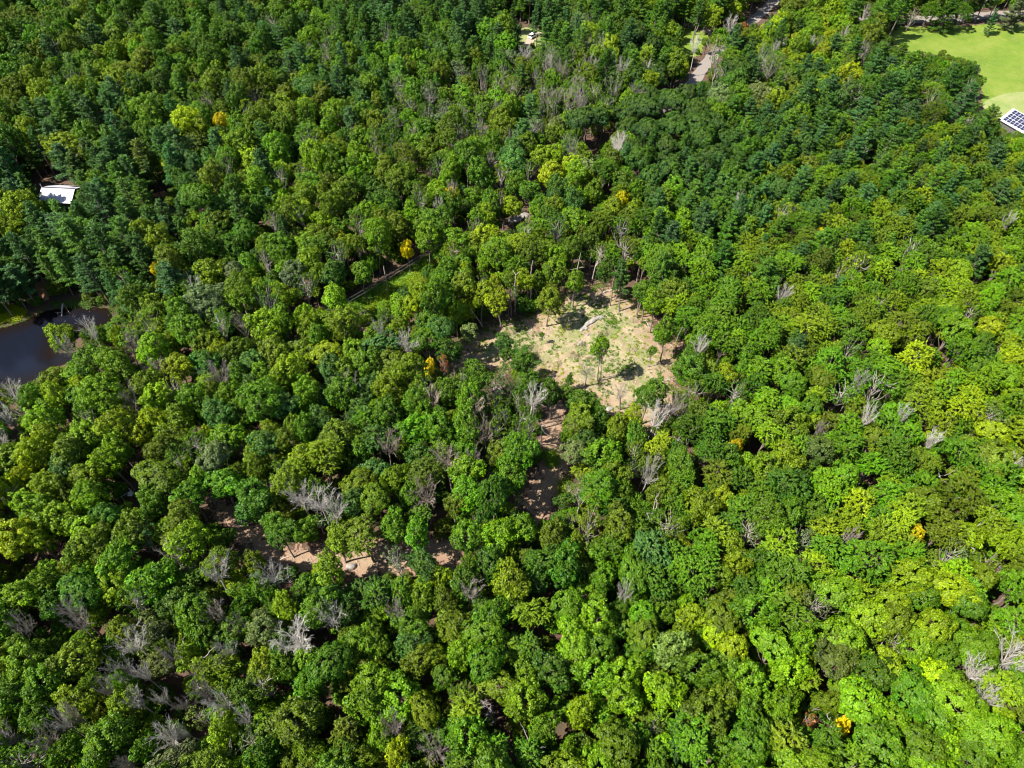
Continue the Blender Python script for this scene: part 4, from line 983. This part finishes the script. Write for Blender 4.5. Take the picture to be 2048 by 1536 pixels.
weeds('bramble', points_in(poly_px([(1120, 960), (1140, 950), (1140, 990), (1118, 992)]), 70), .5, 1.2, (.16, .22, .03), 'yellow-green brambles at the bend of the track', hz=1.0)
weeds('verge_weeds', points_in(VERGE, 420), .3, .8, (.10, .20, .02), 'rank green weeds on the verge below the cables', hz=.8)
weeds('bushes', points_in(poly_px([(735, 648), (780, 604), (840, 566), (872, 540), (868, 522), (850, 530), (790, 574), (730, 622), (712, 640)]), 150), .8, 1.9, (.17, .26, .012), 'sunlit yellow-green bushes along the lower side of the verge', per=130, hz=.8)  # bushes added; their bright tint stands for the sunlit half of the strip
edge_pts = np.array([CLEARING[i] + (CLEARING[(i + 1) % len(CLEARING)] - CLEARING[i]) * t + rng.normal(size=2) * 1.0 for i in range(len(CLEARING)) for t in rng.random(9)])
weeds('scrub', edge_pts[rng.random(len(edge_pts)) < .55], .4, 1.4, (.09, .155, .02), 'low scrub fringing the clearing', per=80, hz=.9)
bp = points_in(CLEARING, 26); tw = []
for bx_, by_ in bp:
    for _ in range(26):
        a = rng.normal(size=2) * .6; q = rng.uniform(0, 6.28); l = rng.uniform(.4, 1.1); z_ = rng.uniform(.05, .5); tw.append([bx_ + a[0], by_ + a[1], z_, bx_ + a[0] + math.cos(q) * l, by_ + a[1] + math.sin(q) * l, z_ + rng.uniform(-.1, .25), .03, .015])
v, f = tubes(tw, 4); tag(link('brush_piles', mesh_from('brush_piles', v, f, 4, [BROWNW])), 'brown brush debris heaped in places on the clearing', kind='stuff')
mr = poly_px([(-60, 640), (0, 645), (36, 640), (52, 622), (40, 614), (-60, 606)])
weeds('reeds', points_in(mr, 620), .4, .9, (.30, .36, .02), 'bright yellow-green marsh plants on the pond bank', hz=.9)
weeds('bank_plants', points_in(poly_px([(96, 604), (150, 598), (200, 604), (180, 612), (110, 612)]), 80), .3, .9, (.08, .15, .03), 'green bank plants along the pond inlet')
bk = []
for i in range(len(POND)):
    a_, b_ = POND[i], POND[(i + 1) % len(POND)]
    for t in np.arange(0, 1, .35 / max(1.0, np.hypot(*(b_ - a_)))): bk.append(a_ + (b_ - a_) * t + rng.normal(size=2) * .9)
bk = np.array(bk); bk = bk[~inside(POND, bk[:, 0], bk[:, 1]) | (seg_dist(POND, bk[:, 0], bk[:, 1], True) < .5)]; bk = bk[(bk[:, 0] > -125)]
weeds('bank_plants', bk, .3, .9, (.07, .13, .02), 'green sedges and plants lining the pond edge', hz=.8)
st = []
for poly, n in ((CLEARING, 1000), (TRACK_A, 60), (TRACK_B, 240)):
    pp_ = points_in(poly, n)
    for (x, y), hh_ in zip(pp_, height(pp_[:, 0], pp_[:, 1])):
        a = rng.uniform(0, 6.28); l = rng.uniform(.4, 1.8); z = hh_ + .1
        st.append([x, y, z, x + math.cos(a) * l, y + math.sin(a) * l, z + rng.uniform(0, .15), .035, .02])
v, f = tubes(st, 4); tag(link('brushwood', mesh_from('brushwood', v, f, 4, [PALE])), 'pale sticks and slash scattered over clearing and tracks', kind='stuff')
def pebbles(name, pts, label):
    V = []; F = []; base = np.array([[1, 0, 0], [-1, 0, 0], [0, 1, 0], [0, -1, 0], [0, 0, .8], [0, 0, -.8]]); T = np.array([[0, 2, 4], [2, 1, 4], [1, 3, 4], [3, 0, 4], [2, 0, 5], [1, 2, 5], [3, 1, 5], [0, 3, 5]])
    HZ = height(pts[:, 0], pts[:, 1])
    for i, (x, y) in enumerate(pts):
        s = rng.uniform(.06, .3); V.append(base * s * rng.uniform(.7, 1.3, (6, 1)) + [x, y, HZ[i] + .08]); F.append(T + i * 6)
    tag(link(name, mesh_from(name, np.concatenate(V), np.concatenate(F).ravel(), 3, [ROCK])), label, kind='stuff')
pebbles('stones', np.concatenate([points_in(CLEARING, 160), points_in(TRACK_B, 70)]), 'small stones scattered over clearing and track')

# sand bank above the pond
SAND = pbr('sand_bank', (.50, .27, .14), .95, 0, .25, 1.2, .4)
sheet('sand_bank', poly_px([(68, 572), (78, 562), (96, 558), (104, 572), (98, 600), (78, 600)]), SAND, .12, .5, .5, 'orange sandy patch among pines above the pond')
for q in ([(300, 392), (318, 384), (336, 388), (330, 398)], [(170, 1280), (190, 1290), (215, 1300), (205, 1318), (180, 1310)], [(1600, 1440), (1630, 1440), (1634, 1468), (1604, 1468)]):
    sheet('bare_soil', poly_px(q), SAND, .12, .5, .4, 'reddish bare soil seen through a gap in the trees')

# ------------------------------------------------------------------ utility poles and cables
POLE = pbr('pole_wood', (.40, .31, .24), .85, 0, .2, 3, .3); CABLE = pbr('cable', (.22, .21, .20), .6, .2, .1, 2, 0)
pole_px = [((640, 668), 'the cables\' lower left end'), ((777, 585), ''), ((905, 500), '')]
plabs = ['wooden utility pole hidden in the trees at the lower end of the cables', 'weathered wooden utility pole standing clear beside the grass verge', 'wooden utility pole in the trees at the upper end of the cables']
tops = []
for i, ((px, py), _) in enumerate(pole_px):
    p, _t = P(px, py, 0); z = float(height([p[0]], [p[1]])[0]); root = empty('utility_pole', (p[0], p[1], z)); tag(root, plabs[i], 'pole', 'utility poles along the verge')
    link('post', pole_mesh('post', [np.array([0, 0, -.3]), np.array([0, 0, 3.0]), np.array([0, 0, 8.2])], .19, .13, POLE), root)
    link('insulator', pole_mesh('insulator', [np.array([0, 0, 8.2]), np.array([0, 0, 8.45])], .07, .05, CABLE), root)
    tops.append(np.array([p[0], p[1], z]))
for j, (hh, rr, lb) in enumerate(((5.4, .03, 'upper pale cable slung between the utility poles'), (4.5, .035, 'lower pale cable slung between the utility poles'))):
    pts = []
    for a, b in zip(tops[:-1], tops[1:]):
        for t in np.linspace(0, 1, 12, endpoint=False): pts.append(a + (b - a) * t + [.16, -.12, hh - 1.8 * t * (1 - t)])
    pts.append(tops[-1] + [.16, -.12, hh]); o = link('cable', pole_mesh('cable', pts, rr, rr, CABLE)); tag(o, lb, 'cable', 'cables on the utility poles')

# ------------------------------------------------------------------ white-roofed house among the trees
def oriented(o, X, Y, Z, loc):
    from mathutils import Matrix
    o.matrix_world = Matrix(((X[0], Y[0], Z[0], loc[0]), (X[1], Y[1], Z[1], loc[1]), (X[2], Y[2], Z[2], loc[2]), (0, 0, 0, 1)))
WHITE = pbr('white_roof_metal', (.55, .55, .62), .45, .0, .04, .8, 0); SIDING = pbr('grey_siding', (.12, .11, .11), .8, 0, .1, 2, .2); RIDGE_SHADE = pbr('ridge_shade_paint', (.06, .05, .06), .6); REDW = pbr('red_boards', (.36, .085, .045), .8, 0, .15, 2, .2)
def gable_house(name, A, B, width, eave, ridge, label, roofmat, wallmat, cat, near_only=True, nseg=8):
    """A,B: ground points below the ridge ends; the ridge runs A->B; near side is to the right of A->B"""
    A = np.array(A[:2]); B = np.array(B[:2]); d = (B - A); ln = np.linalg.norm(d); d /= ln; n = np.array([d[1], -d[0]])
    root = empty(name, (A[0], A[1], 0.0), math.atan2(d[1], d[0])); tag(root, label, cat)
    w = width / 2; t = .12
    # local: x along the ridge, -y the near side
    V = [(0.3, -w + .3, 0), (ln - .3, -w + .3, 0), (ln - .3, w - .3, 0), (.3, w - .3, 0), (.3, -w + .3, eave), (ln - .3, -w + .3, eave), (ln - .3, w - .3, eave), (.3, w - .3, eave), (.3, 0, ridge - .15), (ln - .3, 0, ridge - .15)]
    Fq = [0, 1, 5, 4, 2, 3, 7, 6]; me = bpy.data.meshes.new('walls')
    me.from_pydata(V, [], [(0, 1, 5, 4), (2, 3, 7, 6), (1, 2, 6, 9, 5), (3, 0, 4, 8, 7)]); me.materials.append(wallmat); link('walls', me, root)
    sl = math.hypot(w, ridge - eave)
    for side in (-1, 1):
        if side == -1:
            pw = ln / nseg
            for k in range(nseg):
                x0, x1 = k * pw + .012, (k + 1) * pw - .012; y0 = side * w * 1.04; z0 = eave - .06
                Vp = [(x0, y0, z0), (x1, y0, z0), (x1, 0, ridge), (x0, 0, ridge), (x0, y0, z0 + .08), (x1, y0, z0 + .08), (x1, 0, ridge + .08), (x0, 0, ridge + .08), ]
                m2 = bpy.data.meshes.new('roof_panel'); m2.from_pydata(Vp, [], [(0, 3, 2, 1), (4, 5, 6, 7), (0, 1, 5, 4), (2, 3, 7, 6), (0, 4, 7, 3), (1, 2, 6, 5)]); m2.materials.append(roofmat); link('roof_panel', m2, root)
        else:
            Vp = [(0, w * 1.04, eave - .06), (ln, w * 1.04, eave - .06), (ln, 0, ridge), (0, 0, ridge), (0, w * 1.04, eave + .02), (ln, w * 1.04, eave + .02), (ln, 0, ridge + .08), (0, 0, ridge + .08)]
            m2 = bpy.data.meshes.new('roof'); m2.from_pydata(Vp, [], [(0, 1, 2, 3), (4, 7, 6, 5), (0, 4, 5, 1), (2, 6, 7, 3), (0, 3, 7, 4), (1, 5, 6, 2)]); m2.materials.append(roofmat); link('roof', m2, root)
    return root, ln
a, _ = P(83, 375, 5.0); b, _ = P(150, 378, 5.0)
h1, ln = gable_house('house', a, b, 7.5, 3.2, 5.0, 'house with a pale white metal roof among the dark pines', WHITE, SIDING, 'house')
link('ridge_shade', boxes_mesh('ridge_shade', [(ln / 2, .04, 5.10, ln, .32, .10)], RIDGE_SHADE), h1)  # dark strip painted in for the shaded roof slope beyond the ridge
link('vent_pipe', pole_mesh('vent_pipe', [np.array([.1, .1, 4.9]), np.array([.1, .1, 6.1])], .09, .09, WHITE), h1)

# ------------------------------------------------------------------ barn with solar panels
SOLAR = pbr('solar_glass', (.018, .022, .06), .15, .1, .1, 1, 0, .6); FRAME = pbr('panel_frame', (.62, .63, .68), .4, .3, .03, 2, 0)
A3, _ = P(2026, 217, 6.6); E3, _ = P(2007, 232, 4.0); B3, _ = P(2026 + 64, 217 + 35, 6.6)
d = (B3 - A3)[:2]; dn = d / np.linalg.norm(d); nn = np.array([dn[1], -dn[0]]); wid = abs((E3 - A3)[:2] @ nn)
bar, ln = gable_house('barn', A3, B3, 2 * max(3.8, wid), 4.0, 6.6, 'red barn with rows of solar panels on its white-edged roof', WHITE, SIDING, 'barn', nseg=10)
w = max(3.8, wid); sl = math.hypot(w, 2.6); ang = math.atan2(2.6, w)
nrow = 3; ph = (sl - .5) / nrow; pw = 1.02; ncol = int((ln - 1.2) / (pw + .05))
def slope_box(x0, x1, s0, s1, o0, o1):
    V = []
    for o in (o0, o1):
        for x, s in ((x0, s0), (x1, s0), (x1, s1), (x0, s1)):
            y = -s * math.cos(ang) - o * math.sin(ang); z = 6.6 + .08 - s * math.sin(ang) + o * math.cos(ang); V.append((x, y, z))
    return V, [(0, 3, 2, 1), (4, 5, 6, 7), (0, 1, 5, 4), (1, 2, 6, 5), (2, 3, 7, 6), (3, 0, 4, 7)]
pm = None
for r in range(nrow):
    for c in range(ncol):
        x0 = .9 + c * (pw + .16); s0 = .25 + r * ph
        if x0 + pw > ln - .2: continue
        if pm is None:
            V, Fq = slope_box(0, pw, 0, ph - .16, .05, .11); pm = bpy.data.meshes.new('solar_panel'); pm.from_pydata([(a, b, c_ - 6.68) for a, b, c_ in V], [], Fq); pm.materials.append(SOLAR)
            # two half-cells a panel: a fine pale seam across the middle
            V2, F2 = slope_box(0, pw, (ph - .16) / 2 - .02, (ph - .16) / 2 + .02, .108, .118); fm = bpy.data.meshes.new('seam'); fm.from_pydata([(a, b, c_ - 6.68) for a, b, c_ in V2], [], F2); fm.materials.append(FRAME)
        loc = (x0, -s0 * math.cos(ang), 6.68 - s0 * math.sin(ang))
        o = link('solar_panel', pm, bar, loc); link('seam', fm, o)
link('door', boxes_mesh('door', [(.27, -1.6, 1.6, .08, 2.8, 3.2)], REDW), bar)

# ------------------------------------------------------------------ white car
CARW = pbr('white_car_paint', (.82, .82, .82), .3, 0, .02, 1, 0, .6); GLASS = pbr('car_glass', (.02, .025, .03), .1, 0, .05, 1, 0, .7); TYRE = pbr('tyre', (.02, .02, .02), .8); RIM = pbr('rim', (.45, .45, .46), .35, .8)
c0, _ = P(1057, 76, .6); c1, _ = P(1075, 64, .6); dd_ = c1 - c0; cp = (c0 + c1) / 2
car = empty('car', (cp[0], cp[1], float(height([cp[0]], [cp[1]])[0]) + .14), math.atan2(dd_[1], dd_[0])); tag(car, 'white car parked on the small lawn under tall pines', 'car')
def extrude_profile(name, prof, w0, w1, mat, y_off=0):
    n = len(prof); V = [(x, -w, z) for (x, z), w in zip(prof, w0)] + [(x, w, z) for (x, z), w in zip(prof, w0)]
    Fs = [tuple(range(n))[::-1], tuple(range(n, 2 * n))] + [(i, (i + 1) % n, n + (i + 1) % n, n + i) for i in range(n)]
    me = bpy.data.meshes.new(name); me.from_pydata([(a, b + y_off, c_) for a, b, c_ in V], [], Fs); me.materials.append(mat); return me
prof = [(-2.3, .35), (-2.35, .75), (-2.2, .98), (-1.5, 1.0), (1.0, 1.0), (2.0, .86), (2.3, .72), (2.32, .38)]
link('body', extrude_profile('body', prof, [.86, .88, .86, .86, .86, .82, .78, .8], None, CARW), car)
link('cabin', extrude_profile('cabin', [(-2.1, .99), (-1.8, 1.44), (.1, 1.50), (.95, 1.01)], [.80, .64, .64, .78], None, GLASS), car)
link('roof', boxes_mesh('roof', [(-.8, 0, 1.50, 1.9, 1.26, .07)], CARW), car)
link('window_pillar', boxes_mesh('window_pillar', [(-.75, .74, 1.24, .09, .06, .46), (-.75, -.74, 1.24, .09, .06, .46)], CARW), car)
for sx in (-1.4, 1.4):
    for sy in (-.84, .84):
        wh = link('wheel', pole_mesh('wheel', [np.array([0, -.11, 0]), np.array([0, .11, 0])], .34, .34, TYRE), car, (sx, sy, .34))
        link('rim', pole_mesh('rim', [np.array([0, -.12, 0]), np.array([0, .12, 0])], .19, .19, RIM), wh)
for sy in (-.62, .62): link('headlight', boxes_mesh('headlight', [(2.29, sy, .66, .08, .3, .14)], RIM), car); link('tail_light', boxes_mesh('tail_light', [(-2.33, sy, .8, .06, .26, .16)], REDW), car)

# ------------------------------------------------------------------ pale metal frame in the dark gap
p, _ = P(266, 1000, 1.0); fr = empty('metal_frame', (p[0], p[1], 0)); tag(fr, 'pale metal frame standing in the dark gap at left', 'frame')
STEEL = pbr('pale_steel', (.62, .62, .66), .4, .3, .05, 2, 0)
e0 = np.array([-1.0, -.6, 3.2]); e1 = np.array([.55, .5, 3.4]); e2 = np.array([-.2, 1.1, 3.3])
link('rail', pole_mesh('rail', [e0, e1], .05, .05, STEEL), fr); link('rail', pole_mesh('rail', [e1, e2], .05, .05, STEEL), fr)
for e in (e0, e1, e2): link('post', pole_mesh('post', [e * [1, 1, 0], e], .05, .05, STEEL), fr)
link('platform', boxes_mesh('platform', [(.1, .3, 2.6, .9, .9, .06)], STEEL), fr)
